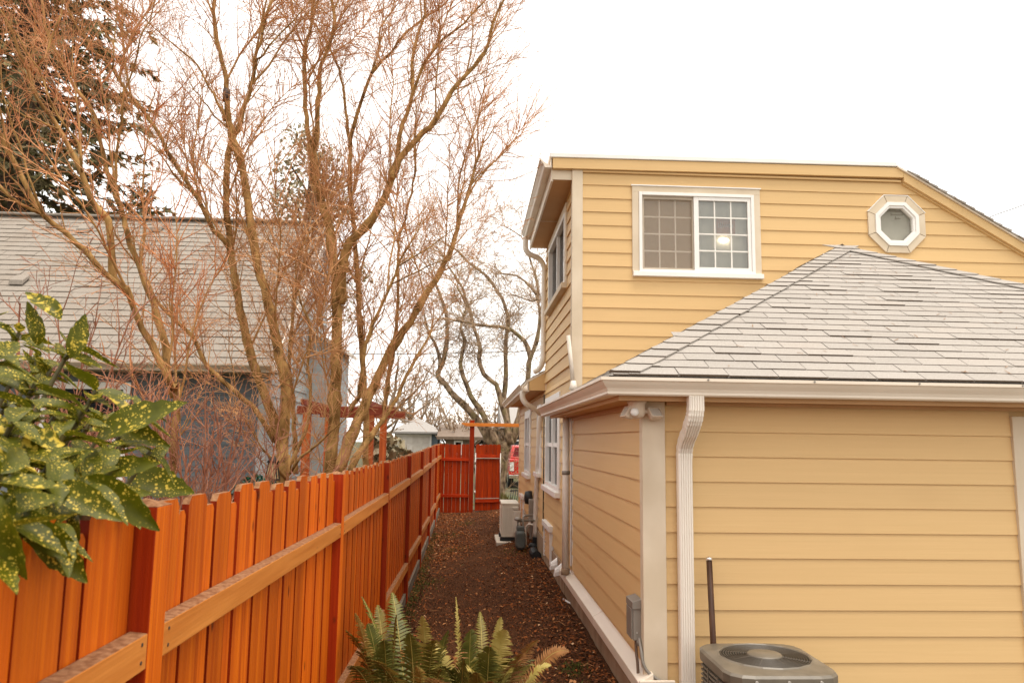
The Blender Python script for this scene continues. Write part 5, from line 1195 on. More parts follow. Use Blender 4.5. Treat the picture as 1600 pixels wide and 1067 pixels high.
B_ = [
 ([(442, 747), (441, 710), (443, 672), (447, 626), (445, 588), (437, 560), (428, 509), (417, 466), (403, 419), (395, 380), (390, 331), (382, 285), (375, 249), (363, 214), (357, 192)], 6.9, 7.0, .095, .046),
 ([(357, 192), (355, 157), (353, 125), (345, 82), (336, 46), (335, 0), (334, -50)], 7.0, 7.2, .040, .020),
 ([(360, 212), (373, 204), (382, 167), (393, 132), (397, 96), (407, 64), (414, 32), (425, 0)], 7.0, 6.8, .038, .014),
 ([(396, 110), (403, 92), (411, 85), (432, 60), (457, 32), (480, 8)], 6.9, 6.7, .018, .007),
 ([(352, 190), (340, 160), (325, 135), (308, 103), (286, 82), (261, 60), (240, 43), (215, 20)], 7.0, 6.7, .018, .006),
 ([(354, 200), (325, 167), (304, 139), (286, 110), (270, 80)], 7.0, 7.3, .012, .005),
 ([(440, 705), (425, 650), (394, 562), (375, 487), (360, 397), (358, 360), (354, 331), (354, 285), (356, 242), (364, 212)], 7.1, 7.0, .066, .038),
 ([(398, 575), (380, 500), (365, 410), (350, 377), (336, 363), (318, 327), (300, 295), (279, 263), (261, 235), (247, 206), (233, 189), (216, 165), (196, 142), (175, 108), (145, 78), (121, 44), (101, 3)], 7.1, 6.5, .046, .012),
 ([(318, 327), (300, 300), (280, 285), (250, 240), (225, 215), (200, 190)], 6.9, 7.1, .018, .006),
 ([(430, 690), (401, 643), (379, 622), (326, 574), (300, 525), (262, 491), (240, 463), (225, 430)], 6.8, 6.5, .040, .018),
 ([(450, 735), (470, 690), (485, 640), (482, 560), (485, 510), (470, 470), (462, 420), (475, 380), (500, 340)], 7.4, 7.7, .030, .008),
 ([(452, 740), (470, 715), (500, 690), (525, 668), (545, 648)], 6.7, 6.3, .022, .007),
 ([(448, 748), (430, 725), (415, 705), (402, 690)], 6.6, 6.3, .022, .008),
 ([(462, 740), (458, 640), (452, 560), (460, 480), (470, 430), (480, 395)], 7.8, 8.0, .040, .020),
]
bark_tree('maple_tree', 'bare multi-stemmed maple left of the thickest trunk, with a sawn dark limb stub', (at(442, 747, Y=6.9).x, 6.9, 0), B_, M_MAPLE, [M_TW1, M_TW2], MAP)
C_ = [
 ([(275, 640), (270, 607), (247, 559), (225, 517), (206, 476), (199, 454), (165, 427), (131, 390), (105, 364), (67, 334), (34, 283), (17, 246), (0, 216), (-20, 180)], 6.0, 5.4, .062, .022),
 ([(66, 334), (30, 320), (0, 290), (-30, 262)], 5.6, 5.3, .022, .012),
 ([(272, 620), (262, 585), (259, 540), (245, 495), (233, 457), (210, 400), (195, 352), (192, 337), (182, 304), (169, 270), (159, 223), (148, 179), (128, 152), (108, 121), (91, 84), (71, 44), (67, 0)], 6.2, 6.4, .048, .014),
 ([(184, 308), (180, 290), (184, 236), (191, 189), (194, 145), (206, 111), (219, 61), (232, 35)], 6.4, 6.1, .022, .007),
 ([(199, 454), (184, 442), (176, 420), (172, 358), (162, 337), (142, 310), (128, 270), (111, 236), (91, 202), (67, 169), (50, 135), (44, 111), (27, 74), (17, 44), (0, 24)], 5.9, 5.5, .046, .014),
 ([(44, 111), (70, 90), (80, 60), (95, 20), (100, -20)], 5.6, 5.6, .014, .006),
 ([(128, 270), (120, 225), (90, 180), (60, 110), (30, 60), (-10, 0)], 5.7, 5.3, .014, .006),
 ([(91, 202), (60, 190), (20, 170), (-15, 140)], 5.6, 5.2, .012, .005),
 ([(67, 334), (50, 290), (20, 200), (0, 130)], 5.5, 5.2, .012, .006),
 ([(175, 108), (180, 60), (182, 20), (178, -20)], 6.2, 6.3, .010, .005),
]
MAPC = dict(MAP); MAPC.update(gap=(.082, .086, .090), len=.66, minr=.0014)
bark_tree('maple_tree', 'bare reddish-twigged maple at left leaning over the shrub in front of the fir', (at(278, 640, Y=6.0).x, 6.0, 0), C_, M_MAPLE, [M_TW1, M_TW3], MAPC)
# sawn stub on the middle tree
sb = bpy.data.objects['maple_tree.001']
a, b = at(353.5, 158, Y=7.02), at(354, 140, Y=7.03); mb = MB(); mb.tube([a, a.lerp(b, .5), b], [.031, .035, .031], 10, cap=True); mb.build('sawn_stub', mat('dark_pruned_bark', (.05, .028, .018), (.09, .05, .03), scale=(20, 20, 20)), sb)

# gnarled old tree beyond the gate
M_OLD = mat('gnarled_bark', (.085, .05, .03), (.42, .30, .19), stain=((.20, .17, .06), (5, 5, 4), .50, .66, .7), scale=(9, 9, 6), rough=.9, bump=.9, bscale=(16, 16, 9))
M_OTW = mat('old_tree_twig', (.35, .225, .13), (.50, .35, .225), scale=(3, 3, 3), rough=.8)
OLD = dict(rs=.52, lead=.05, spread=.95, up=.10, levels=3, gap=(.115, .15, .17), len=1.5, minr=.0046, wander=.42, kink=.012, knob=.25)
D_ = [
 ([(780, 772), (783, 742), (788, 708), (793, 690)], 22.4, 22.4, .26, .24),
 ([(795, 706), (768, 690), (745, 656), (716, 624), (697, 601), (684, 586), (690, 570), (697, 544), (699, 502), (692, 473), (680, 440)], 22.4, 23.2, .24, .07),
 ([(688, 575), (684, 549), (672, 523), (662, 490)], 22.8, 22.5, .12, .04),
 ([(797, 700), (777, 692), (755, 649), (736, 617), (723, 588), (720, 565), (726, 533), (720, 512), (728, 480), (715, 450)], 22.4, 21.8, .22, .05),
 ([(799, 695), (792, 660), (781, 620), (775, 601), (755, 583), (749, 560), (750, 540), (741, 515), (731, 478), (722, 450), (700, 415)], 22.3, 22.6, .19, .05),
 ([(799, 692), (793, 650), (789, 620), (791, 586), (790, 544), (792, 515), (794, 496), (786, 473), (778, 457), (765, 436), (749, 423), (731, 410), (715, 392), (695, 380)], 22.5, 23.4, .17, .05),
 ([(801, 690), (812, 650), (823, 596), (828, 560), (820, 533), (806, 520), (791, 512), (770, 510), (747, 507), (712, 502)], 22.4, 21.6, .20, .06),
 ([(826, 570), (836, 540), (843, 505), (841, 473), (831, 449), (807, 431), (785, 428)], 22.4, 22.7, .12, .04),
 ([(841, 473), (838, 440), (828, 402), (815, 370), (790, 355)], 22.5, 22.9, .08, .03),
 ([(838, 540), (846, 500), (848, 470), (830, 470), (800, 460)], 22.0, 21.8, .07, .03),
]
random.seed(77)
bark_tree('gnarled_tree', 'old gnarled mossy bare tree with twisting limbs behind the red gate', (at(780, 772, Y=22.4).x, 22.4, .12), D_, M_OLD, [M_OTW, M_OTW], OLD, seg=.22, start=.35)
mb = MB(); c = at(782, 770, Y=22.0)
for k in range(500):
    p = Vector((random.gauss(c.x, .3), random.gauss(22.0, .25), .13)); h = random.uniform(.05, .4)*math.exp(-((p.x-c.x)/.4)**2); d = rnd_dir()*.05
    mb.add([p+d, p-d, p+Vector((random.gauss(0, .05), random.gauss(0, .05), h+.03))], [(0, 1, 2)])
tag(mb.build('ground_cover', mat('olive_cover', (.10, .085, .02), (.18, .14, .04))), 'olive ground cover round the foot of the gnarled tree', 'plant', kind='stuff')

# bare trees further away
M_FAR = mat('far_bark', (.20, .14, .09), (.28, .20, .135), scale=(1, 1, 1), rough=.9)
M_FARTW = mat('far_twig', (.30, .20, .125), (.38, .27, .18), scale=(1, 1, 1), rough=.9)
def far_tree(px, Y, H, r, seed, label, nl=9, grp='bare trees beyond the end fence', dense=1.0):
    random.seed(seed); x = at(px, 690, Y=Y).x; b = Vector((x, Y, .1)); limbs = []
    tr = [b, b+Vector((random.gauss(0, .1), 0, H*.18)), b+Vector((random.gauss(0, .2), 0, H*.38)), b+Vector((random.gauss(0, .3), random.gauss(0, .3), H*.62)), b+Vector((random.gauss(0, .5), 0, H*.85))]
    limbs.append((tr, 0, 0, r, r*.25))
    for k in range(nl):
        f = random.uniform(.16, .6); i = f*4; j = int(i); s = tr[j].lerp(tr[min(j+1, 4)], i-j); a = 2*math.pi*k/nl+random.uniform(-.4, .4); w_ = H*random.uniform(.22, .42)
        d = Vector((math.cos(a)*w_, math.sin(a)*w_*.7, 0)); limbs.append(([s, s+d*.45+Vector((0, 0, H*.12)), s+d*.8+Vector((0, 0, H*.24)), s+d+Vector((0, 0, H*.36))], 0, 0, r*.45, r*.1))
    PP = dict(spread=.8, up=.12, levels=3, gap=(H*.045/dense, H*.04/dense, H*.045/dense), len=H*.17, lead=.1, minr=Y*.00042, wander=.25, kink=.02)
    return bark_tree('bare_tree', label, b, limbs, M_FAR, [M_FARTW, M_FARTW], PP, seg=.5, start=.2, group=grp)
far_tree(700, 46, 4.6, .16, 1, 'pale brown bushy bare tree just right of the small garage')
far_tree(735, 58, 5.6, .18, 2, 'pale brown bare tree rising above the end fence left of the gate post')
far_tree(668, 70, 6.8, .2, 3, 'distant bare tree behind the small garage roof')
far_tree(640, 66, 8.5, .2, 4, 'taller distant bare tree seen between the leaning maple trunks')
far_tree(765, 52, 5.0, .16, 8, 'distant bare tree behind the gnarled trunk and gate post')
far_tree(600, 40, 7.0, .16, 9, 'grey brown bare tree left of the small garage behind the leaning limb')

# red-stemmed shrub behind the fence
M_REDST = mat('red_stem', (.22, .075, .040), (.40, .18, .10), scale=(5, 5, 5), rough=.6)
def stem_shrub(name, label, c, n, H, W, P, m, seed, cat='shrub'):
    random.seed(seed); t = thing(name, c, label, cat); tw = MB(); c = Vector(c)
    for k in range(n):
        a = random.uniform(0, 6.283); s = random.uniform(.1, 1)*W; d = Vector((math.cos(a)*s, math.sin(a)*s*.8, H*random.uniform(.75, 1.1))); b = c+Vector((random.gauss(0, .10), random.gauss(0, .10), 0))
        pts = catmull([b, b+d*.45+rnd_dir()*.05, b+d*.8+rnd_dir()*.06, b+d], .12); L = d.length
        mb = MB(); r = random.uniform(.006, .011); mb.tube(pts, [r*(1-.6*i/len(pts)) for i in range(len(pts))], 5); mb.build('stem', m, t)
        for i in range(len(pts)//4, len(pts)-1):
            if random.random() < P['dens']:
                tan = (pts[i+1]-pts[i]).normalized(); twig(tw, pts[i], (tan*.8+rnd_dir()*.7).normalized(), P['len']*random.uniform(.5, 1.2), r*.5, 1, P)
    tw.build('twigs', [m, m], t, kind='stuff'); return t
SP = dict(spread=.7, up=.15, levels=3, gap=(.10, .10, .1), len=.40, minr=.0018, wander=.2, dens=.8)
stem_shrub('red_twig_shrub', 'dense bare red-stemmed shrub behind the fence in front of the blue wall', (at(318, 700, Y=5.6).x, 5.6, 0), 62, 2.05, 1.15, SP, M_REDST, 51)
stem_shrub('red_twig_shrub', 'sparser red-stemmed shrub rising behind the spotted evergreen leaves', (at(110, 600, Y=4.6).x, 4.6, 0), 12, 2.5, .55, SP, M_REDST, 52)
# ================================================================== evergreens behind
def leaf_mass(mb, c, n, rad, size, up=.3):
    for k in range(n):
        d = rnd_dir(); p = c+Vector((d.x*rad.x, d.y*rad.y, d.z*rad.z))*random.random()**.45; u = rnd_dir(); v = u.cross(rnd_dir()).normalized(); s = size*random.uniform(.6, 1.3)
        mb.add([p-u*s*.5, p+v*s*.28, p+u*s*.5, p-v*s*.28], [(0, 1, 2, 3)], random.choice((0, 0, 1)))
M_FIR1 = mat('fir_needles_dark', (.10, .080, .038), (.17, .135, .065), scale=(2, 2, 2), rough=.8); M_FIR2 = mat('fir_needles', (.14, .125, .048), (.22, .18, .078), scale=(2, 2, 2), rough=.8)
M_FIRB = mat('fir_bark', (.06, .035, .022), (.10, .06, .04), scale=(4, 4, 4), rough=.9)
def fir(name, label, x, y, H, W, nb, seed, z0f=.12, card=.20, dens=26):
    random.seed(seed); t = thing(name, (x, y, 0), label, 'tree'); b = Vector((x, y, 0))
    mb = MB(); mb.tube([b, b+Vector((.1, 0, H*.5)), b+Vector((0, 0, H*.98))], [H*.018, H*.011, H*.002], 10); mb.build('trunk', M_FIRB, t)
    cr = MB(); br = MB()
    for k in range(nb):
        f = z0f+(1-z0f)*(k+random.random())/nb; z = H*f; L = W*(1-f)**.75*random.uniform(.65, 1.15)+.15; a = k*2.4+random.uniform(-.4, .4)
        d = Vector((math.cos(a), math.sin(a), 0)); pts = []
        for q in range(6):
            s = q/5; pts.append(b+Vector((0, 0, z))+d*L*s+Vector((0, 0, -L*.30*s+L*.16*s*s)))
        br.tube(pts, [.03*(1-.8*q/5)*(L/3+.2) for q in range(6)], 4)
        nn = int(dens*L)
        for q in range(nn):
            s = random.uniform(.12, 1.0); i = min(4, int(s*5)); p = pts[i].lerp(pts[i+1], s*5-i); side = Vector((-d.y, d.x, 0))*random.gauss(0, .17)*L*(1.1-s)
            p = p+side+Vector((0, 0, random.gauss(-.05, .07)-abs(side.length)*.35)); u = (d*random.uniform(.3, 1)+Vector((-d.y, d.x, 0))*random.gauss(0, .9)+Vector((0, 0, random.gauss(-.35, .3)))).normalized(); v = u.cross(rnd_dir()).normalized(); s_ = card*random.uniform(.6, 1.4)
            m_ = random.choice((0, 0, 1))
            cr.add([p, p+u*s_*.35+v*s_*.20, p+u*s_, p+u*s_*.35-v*s_*.20], [(0, 1, 2, 3)], m_)
            for e in (-1, 1): cr.add([p+u*s_*.2, p+u*s_*.55+v*e*s_*.45, p+u*s_*.45], [(0, 1, 2)], m_)
    br.build('branches', M_FIRB, t); cr.build('crown', [M_FIR1, M_FIR2], t)
    return t
fir('fir_tree', 'tall dark fir tree at the upper left behind the neighbour roof', at(20, 300, Y=24).x, 24, 33, 5.3, 330, 61, z0f=.16, card=.34, dens=22)
fir('fir_tree', 'small distant fir top poking above the roof ridge', at(222, 300, Y=34).x, 34, 13.6, 2.3, 110, 62, z0f=.3, card=.30, dens=26)
fir('fir_tree', 'second dark fir partly out of frame at the far left behind the roof', at(-60, 330, Y=27).x, 27, 15, 4.5, 150, 64, z0f=.25, card=.36, dens=26)
# broadleaf evergreen behind the middle trunks
def evergreen(label, px0, Y, blobs, seed):
    random.seed(seed); x = at(px0, 600, Y=Y).x; t = thing('evergreen_tree', (x, Y, 0), label, 'tree'); b = Vector((x, Y, 0)); cr = MB(); br = MB()
    top = max(at(q[0], q[1], Y=Y).z for q in blobs)
    trunk = [b, b+Vector((.1, 0, top*.35)), b+Vector((-.1, 0, top*.7)), b+Vector((0, 0, top*.95))]
    mb = MB(); mb.tube(catmull(trunk, .6), .16, 8); mb.build('trunk', M_FIRB, t)
    for (px, py, r, n) in blobs:
        c = at(px, py, Y=Y+random.uniform(-.6, .6)); s = b+Vector((0, 0, max(1.0, c.z-1.2))); br.tube(catmull([s, s.lerp(c, .5)+rnd_dir()*.2, c], .4), [.05, .04, .03, .03, .02, .02, .02, .02, .02, .02, .02, .02][:len(catmull([s, s.lerp(c, .5), c], .4))] if False else .03, 5)
        leaf_mass(cr, c, int(n*.55), Vector((r*1.15, r, r*.9)), .15)
    br.build('branches', M_FIRB, t); cr.build('crown', [M_EV1, M_EV2], t); return t
M_EV1 = mat('evergreen_leaf_dark', (.24, .20, .115), (.33, .28, .17), rough=.6); M_EV2 = mat('evergreen_leaf', (.36, .31, .20), (.48, .42, .29), rough=.5)
evergreen('open evergreen tree showing dark leaf clumps behind the forked maple trunks', 478, 22,
    [(470, 215, .5, 260), (455, 260, .6, 330), (500, 250, .55, 300), (520, 285, .5, 260), (475, 300, .7, 380), (440, 320, .6, 300), (505, 330, .65, 330), (460, 360, .7, 360), (495, 385, .6, 300), (540, 330, .5, 220), (450, 300, .5, 240), (540, 480, .55, 200), (553, 430, .5, 180)], 71)
evergreen('dark leafy evergreen bush beside the right pergola post', 596, 12, [(596, 690, .16, 160), (610, 700, .2, 220), (592, 712, .2, 200), (625, 712, .15, 160)], 72)
for o in [q for q in bpy.data.objects if q.name.startswith('evergreen_tree') and q.get('label', '').startswith('dark leafy')]: o.name = 'evergreen_bush'; o['category'] = 'bush'
# green clipped bush by the lantern
random.seed(73); cb = at(402, 755, Y=6.2); t = thing('green_bush', (cb.x, 6.2, 0), 'small glossy green bush just above the fence top beside the lantern', 'bush')
mb = MB(); leaf_mass(mb, Vector((cb.x, 6.2, cb.z-.10)), 900, Vector((.20, .2, .16)), .05); mb.build('foliage', [mat('green_leaf', (.012, .075, .045), (.02, .12, .07), rough=.4), mat('green_leaf_light', (.02, .10, .05), rough=.4)], t)
mb = MB(); mb.tube([(cb.x, 6.2, 0), (cb.x, 6.2, cb.z-.1)], .02, 6); mb.build('stem', M_FIRB, t)
# ================================================================== spotted evergreen shrub (foreground left)
def spotted_leaf():
    m = bpy.data.materials.new('spotted_leaf'); m.use_nodes = True; nt = m.node_tree; N = nt.nodes; L = nt.links; p = N['Principled BSDF']
    p.inputs['Roughness'].default_value = .40; p.inputs['Specular IOR Level'].default_value = .20
    tc = N.new('ShaderNodeTexCoord'); oi = N.new('ShaderNodeObjectInfo'); sc_ = N.new('ShaderNodeVectorMath'); sc_.operation = 'SCALE'; sc_.inputs[0].default_value = (31, 17, 23); L.new(oi.outputs['Random'], sc_.inputs['Scale'])
    ad = N.new('ShaderNodeVectorMath'); ad.operation = 'ADD'; L.new(tc.outputs['Object'], ad.inputs[0]); L.new(sc_.outputs[0], ad.inputs[1])
    def spots(scale, thr):
        vo = N.new('ShaderNodeTexVoronoi'); vo.inputs['Scale'].default_value = scale; L.new(ad.outputs[0], vo.inputs['Vector'])
        r = N.new('ShaderNodeValToRGB'); r.color_ramp.elements[0].position = thr; r.color_ramp.elements[0].color = (1, 1, 1, 1); r.color_ramp.elements[1].position = thr+.10; r.color_ramp.elements[1].color = (0, 0, 0, 1); L.new(vo.outputs['Distance'], r.inputs[0]); return r.outputs[0]
    s1, s2 = spots(105, .22), spots(220, .15)
    mx = N.new('ShaderNodeMixRGB'); mx.blend_type = 'LIGHTEN'; mx.inputs[0].default_value = 1; L.new(s1, mx.inputs[1]); L.new(s2, mx.inputs[2])
    nz = N.new('ShaderNodeTexNoise'); nz.inputs['Scale'].default_value = 40; L.new(ad.outputs[0], nz.inputs['Vector'])
    pn = N.new('ShaderNodeTexNoise'); pn.inputs['Scale'].default_value = 26; L.new(ad.outputs[0], pn.inputs['Vector'])
    pr = N.new('ShaderNodeValToRGB'); pr.color_ramp.elements[0].position = .40; pr.color_ramp.elements[1].position = .52; L.new(pn.outputs['Fac'], pr.inputs[0])
    pm = N.new('ShaderNodeMixRGB'); pm.blend_type = 'MULTIPLY'; pm.inputs[0].default_value = 1; L.new(mx.outputs[0], pm.inputs[1]); L.new(pr.outputs[0], pm.inputs[2]); mx = pm
    g = N.new('ShaderNodeValToRGB'); g.color_ramp.elements[0].color = (.038, .046, .002, 1); g.color_ramp.elements[1].color = (.125, .125, .004, 1); L.new(nz.outputs['Fac'], g.inputs[0])
    # some leaves carry far more cream than others
    big = N.new('ShaderNodeTexNoise'); big.inputs['Scale'].default_value = 55; big.inputs['Detail'].default_value = 2; L.new(ad.outputs[0], big.inputs['Vector'])
    mr = N.new('ShaderNodeMapRange'); mr.inputs['From Min'].default_value = .82; mr.inputs['From Max'].default_value = 1; mr.inputs['To Min'].default_value = 0; mr.inputs['To Max'].default_value = .32; L.new(oi.outputs['Random'], mr.inputs['Value'])
    sub = N.new('ShaderNodeMath'); sub.operation = 'ADD'; L.new(big.outputs['Fac'], sub.inputs[0]); L.new(mr.outputs[0], sub.inputs[1])
    rb = N.new('ShaderNodeValToRGB'); rb.color_ramp.elements[0].position = .70; rb.color_ramp.elements[1].position = .80; L.new(sub.outputs[0], rb.inputs[0])
    m2 = N.new('ShaderNodeMixRGB'); m2.blend_type = 'LIGHTEN'; m2.inputs[0].default_value = 1; L.new(mx.outputs[0], m2.inputs[1]); L.new(rb.outputs[0], m2.inputs[2])
    c = N.new('ShaderNodeMixRGB'); L.new(m2.outputs[0], c.inputs[0]); L.new(g.outputs[0], c.inputs[1]); c.inputs[2].default_value = (.62, .45, .06, 1)
    L.new(c.outputs[0], p.inputs['Base Color'])
    b = N.new('ShaderNodeBump'); b.inputs['Strength'].default_value = .25; b.inputs['Distance'].default_value = .004; L.new(nz.outputs['Fac'], b.inputs['Height']); L.new(b.outputs[0], p.inputs['Normal'])
    tl = N.new('ShaderNodeBsdfTranslucent'); L.new(c.outputs[0], tl.inputs['Color']); ms = N.new('ShaderNodeMixShader'); ms.inputs[0].default_value = .28
    L.new(p.outputs[0], ms.inputs[1]); L.new(tl.outputs[0], ms.inputs[2]); L.new(ms.outputs[0], N['Material Output'].inputs['Surface'])
    return m
M_AUC = spotted_leaf(); M_AUCST = mat('aucuba_stem', (.07, .06, .02), (.11, .09, .03), scale=(20, 20, 20), rough=.5)
def leaf_mesh(L, W, droop, fold, wave, seed):
    random.seed(seed); n = 12; mb = MB(); rings = []
    for i in range(n+1):
        t = i/n; w_ = W*.5*(math.sin(math.pi*min(1, t*.98+.02)**.82))**.85*(1 if t < .55 else (1+.10*((i % 2)*2-1)*(1 if i < n else 0))) if 0 < i < n else .0015
        y = L*t*(1-.12*t*droop); z = -droop*L*.38*t*t+wave*math.sin(t*7)
        rings.append([(-w_, y, z+fold*w_), (-w_*.5, y, z+fold*w_*.35), (0, y, z), (w_*.5, y, z+fold*w_*.35), (w_, y, z+fold*w_)])
    mb.loft(rings, cap=False, closed=False, smooth=True)
    me = bpy.data.meshes.new('leaf'); me.from_pydata(mb.v, [], mb.f); me.materials.append(M_AUC)
    for p in me.polygons: p.use_smooth = True
    return me
LM = [leaf_mesh(.165, .062, .45, .35, .003, 1), leaf_mesh(.150, .052, .75, .45, .004, 2), leaf_mesh(.135, .056, .25, .25, .003, 3), leaf_mesh(.180, .058, 1.0, .5, .005, 4)]
random.seed(202)
auc = thing('spotted_laurel', (-1.25, 1.75, 0), 'glossy evergreen shrub with yellow-spotted leaves hanging over the fence at lower left', 'shrub')
stems = MB()
tips = []
# shoot tips: photo position and depth, leaves in whorls round each
for (px, py, Y, n) in ((30, 520, 2.3, 6), (110, 545, 2.2, 7), (55, 600, 1.9, 7), (150, 610, 2.0, 7), (215, 640, 2.05, 6), (20, 660, 1.6, 7), (100, 680, 1.7, 7), (170, 700, 1.85, 7), (235, 705, 2.1, 5), (40, 740, 1.5, 7), (120, 760, 1.6, 7), (190, 770, 1.75, 6), (10, 800, 1.35, 6), (75, 815, 1.45, 6), (60, 560, 2.5, 6), (-30, 700, 1.4, 7), (-40, 600, 1.8, 7), (-30, 500, 2.3, 6), (140, 660, 2.3, 6), (70, 690, 2.1, 7), (130, 720, 2.0, 6), (20, 590, 2.2, 6), (-20, 840, 1.25, 5), (80, 575, 2.35, 7), (130, 640, 1.85, 7), (60, 640, 1.75, 7), (200, 680, 2.25, 6), (150, 745, 1.7, 7), (80, 720, 1.55, 7), (30, 700, 1.9, 7), (100, 780, 1.6, 7), (0, 740, 1.3, 6), (50, 780, 1.7, 7), (-10, 560, 2.0, 7), (90, 640, 2.4, 7), (175, 650, 2.4, 6), (10, 630, 2.4, 7)):
    tips.append((at(px, py, Y=Y), n))
base = Vector((-1.45, 1.8, 0))
for p, n in tips:
    p = p.copy()
    mid = base.lerp(p, .55)+Vector((-.08, 0, .12)); pts = catmull([base+rnd_dir()*.08, mid, p], .2); stems.tube(pts, [.012-.007*i/len(pts) for i in range(len(pts))], 6)
    ax = ((p-mid).normalized()*.6+Vector((.25, -.15, .35))).normalized(); a0 = random.uniform(0, 6.28)
    for k in range(n):
        a = a0+k*2.4; side = ax.orthogonal().normalized(); side = Quaternion(ax, a) @ side
        el = random.uniform(.05, .75) if k < n-1 else 1.6
        d = (side+ax*el+Vector((0, 0, -.10))).normalized(); nrm = (ax*.9-d*d.dot(ax)+rnd_dir()*.6+Vector((0, 0, .30))).normalized()
        xx = d.cross(nrm).normalized(); zz = xx.cross(d).normalized(); s = random.uniform(.50, .92)*(1 if k < n-1 else .7)
        o = bpy.data.objects.new('leaf', random.choice(LM)); COL.objects.link(o); o.parent = auc
        q = p-ax*(.05*k/n)
        mw = Matrix(((xx.x*s, d.x*s, zz.x*s, q.x+1.25), (xx.y*s, d.y*s, zz.y*s, q.y-1.75), (xx.z*s, d.z*s, zz.z*s, q.z), (0, 0, 0, 1)))
        o.matrix_basis = mw
# leaves that hang down over the fence, placed one by one: base px, tip px, depth, depth
for (bx, by, tx, ty, Y0, Y1, k, roll) in ((55, 815, 130, 908, 1.42, 1.40, 0, .5), (135, 745, 244, 822, 1.62, 1.60, 3, .4), (2, 775, 12, 912, 1.25, 1.22, 1, .9), (150, 690, 275, 615, 1.95, 1.9, 0, -.5), (160, 740, 235, 715, 1.85, 1.8, 1, .2), (200, 745, 298, 765, 2.2, 2.15, 2, .1), (120, 800, 110, 870, 1.5, 1.48, 2, .9), (85, 760, 180, 800, 1.5, 1.46, 1, .3), (30, 800, 100, 870, 1.38, 1.34, 1, .6), (170, 655, 250, 690, 2.0, 1.95, 3, .6), (95, 500, 40, 440, 2.2, 2.2, 1, .2), (110, 560, 135, 490, 2.1, 2.1, 0, .2), (60, 540, 50, 470, 2.25, 2.2, 3, .1)):
    a, b = at(bx, by, Y=Y0), at(tx, ty, Y=Y1); d = (b-a); L = d.length; d.normalize()
    nrm = (Quaternion(d, roll) @ (CAM-a).normalized()); nrm = (nrm+Vector((0, 0, .5))); xx = d.cross(nrm).normalized(); zz = xx.cross(d).normalized(); s = L/(.165, .150, .135, .180)[k]*1.05
    o = bpy.data.objects.new('leaf', LM[k]); COL.objects.link(o); o.parent = auc
    o.matrix_basis = Matrix(((xx.x*s, d.x*s, zz.x*s, a.x+1.25), (xx.y*s, d.y*s, zz.y*s, a.y-1.75), (xx.z*s, d.z*s, zz.z*s, a.z), (0, 0, 0, 1)))
stems.build('stems', M_AUCST, auc)

# ================================================================== sword fern on the path
M_FERN = [mat('fern_green', (.07, .075, .012), (.13, .125, .022), scale=(12, 12, 12), rough=.5), mat('fern_pale', (.30, .23, .05), (.48, .38, .12), scale=(9, 9, 9), rough=.5), mat('fern_dry', (.22, .09, .025), (.34, .16, .05), scale=(12, 12, 12), rough=.6), mat('fern_olive', (.13, .105, .016), (.21, .16, .03), scale=(9, 9, 9), rough=.5)]
fern = thing('sword_fern', (-.10, 4.95, 0), 'green and straw-coloured sword fern growing in the path at the bottom of the frame', 'fern')
def frond(b, tip, sag, m, W=.075, n=34, rollv=0.0):
    b, tip = Vector(b), Vector(tip); mid = b.lerp(tip, .62)+Vector((0, 0, sag*1.7)); pts = [b.lerp(mid, t)*(1-t)+mid.lerp(tip, t)*t for t in [i/n for i in range(n+1)]]
    mb = MB(); mb.tube(pts, [.0042*(1-.75*i/n) for i in range(n+1)], 5, m=1)
    for i in range(3, n):
        t = i/n; tan = (pts[i+1]-pts[i-1]).normalized() if i < n else tan
        side = tan.cross(Vector((0, 0, 1)));  side = side.normalized() if side.length > 1e-3 else Vector((1, 0, 0)); side = Quaternion(tan, rollv) @ side; nr = side.cross(tan).normalized()
        w_ = W*(min(1, t*2.2+.25))*(1-t**2.6)+.004; hw = (pts[1]-pts[0]).length*.36
        for e in (-1, 1):
            sd = (side*e+tan*.38+nr*random.gauss(.06, .07)+Vector((0, 0, random.gauss(-.05, .07)))).normalized(); L = w_*random.uniform(.86, 1.1); p = pts[i]+tan*random.gauss(0, .001)
            drp = Vector((0, 0, -.12*L))
            mb.add([p-tan*hw*.55, p+tan*hw*.8, p+sd*L*.55+tan*hw*.7+nr*.002, p+sd*L+drp+tan*hw*.4, p+sd*L*.55-tan*hw*.35+nr*.002], [(0, 4, 3, 2, 1)] if e > 0 else [(0, 1, 2, 3, 4)], 0)
    return mb.build('frond', [m, M_FERN[1]], fern)
random.seed(404)
fb = Vector((-.10, 4.95, .02)); FB = [Vector((-.42, 4.85, .02)), Vector((-.22, 5.0, .03)), Vector((.0, 4.85, .06)), Vector((.16, 5.0, .10)), Vector((-.30, 4.60, .02)), Vector((.10, 4.65, .06))]
def tp(px, py, Y): return at(px, py, Y=Y)
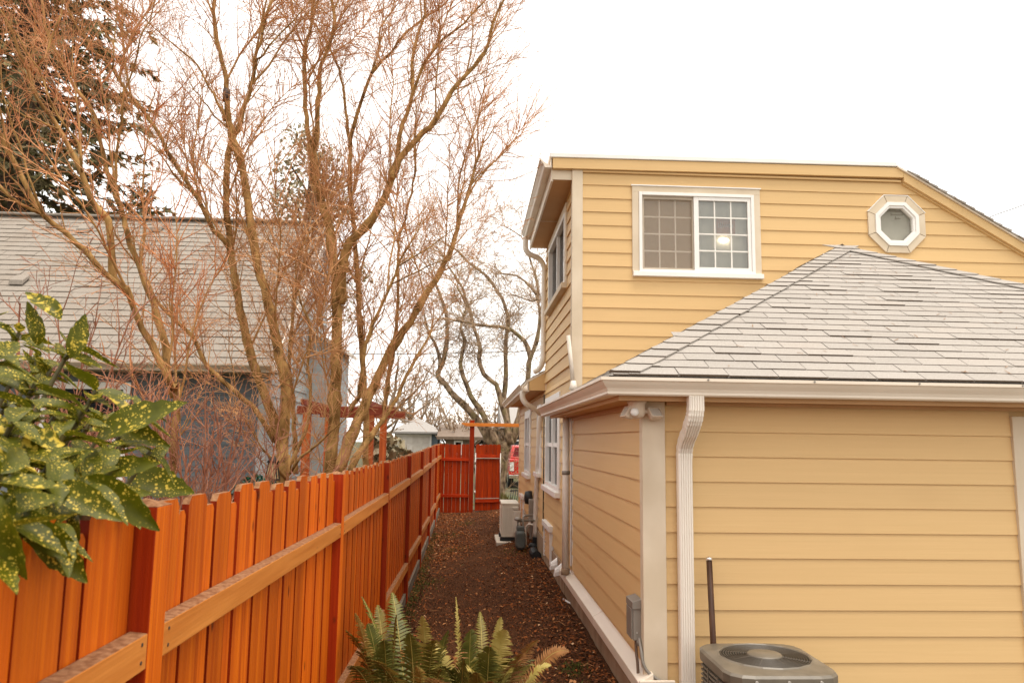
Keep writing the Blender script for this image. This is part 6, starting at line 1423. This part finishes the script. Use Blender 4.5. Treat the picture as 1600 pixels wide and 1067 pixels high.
# the showy fronds, base to tip
for (px, py, Y, m, sag, W, rl) in ((712, 932, 4.95, 1, .08, .062, .3), (660, 962, 4.7, 1, .10, .070, .2), (790, 985, 4.5, 1, .16, .075, .0), (782, 965, 4.9, 1, .14, .065, -.3), (750, 955, 5.2, 3, .10, .05, .2),
    (565, 932, 4.9, 0, .12, .070, .5), (613, 925, 5.3, 0, .10, .085, .4), (590, 945, 5.25, 3, .10, .075, .4), (555, 958, 4.6, 1, .10, .055, .3), (540, 985, 4.4, 0, .14, .080, .2), (735, 985, 4.6, 0, .15, .080, .1), (700, 985, 4.9, 0, .12, .07, .0),
    (840, 1000, 4.7, 2, .10, .06, -.2), (835, 1040, 4.4, 3, .14, .07, -.2), (820, 1020, 4.3, 2, .12, .065, .0), (545, 1040, 4.15, 0, .14, .08, .2), (650, 1040, 4.05, 1, .10, .055, .2), (600, 1000, 4.3, 0, .14, .085, .2), (640, 990, 4.4, 0, .14, .085, .1), (680, 1000, 4.35, 3, .14, .08, .0), (580, 1030, 4.2, 3, .12, .08, .1), (765, 1010, 4.35, 0, .14, .08, -.1), (725, 1030, 4.2, 0, .12, .08, .0), (800, 1050, 4.2, 3, .12, .075, .0), (690, 1045, 4.1, 0, .12, .08, .0), (620, 960, 4.9, 0, .10, .08, .3), (575, 975, 4.7, 0, .12, .08, .3), (665, 1060, 4.0, 2, .1, .07, 0), (770, 1065, 4.05, 2, .1, .07, 0), (745, 1050, 4.1, 3, .1, .08, 0)):
    tip_ = tp(px, py, Y); b_ = min(FB, key=lambda q: abs(q.x-tip_.x*.8)+random.uniform(0, .25)); frond(b_+Vector((random.gauss(0, .03), random.gauss(0, .03), 0)), tip_, sag, M_FERN[m], W*1.45, 44, rl+random.gauss(0, .4))
for k in range(64):
    fb = random.choice(FB); a = random.uniform(0, 6.283); r = random.uniform(.2, .5); h = random.uniform(.30, .62)
    frond(fb+Vector((random.gauss(0, .04), random.gauss(0, .04), 0)), fb+Vector((math.cos(a)*r, math.sin(a)*r*.8-.1, h)), .16, M_FERN[random.choice((0, 0, 3, 3, 1, 2))], .10, 36, random.gauss(0, .5))
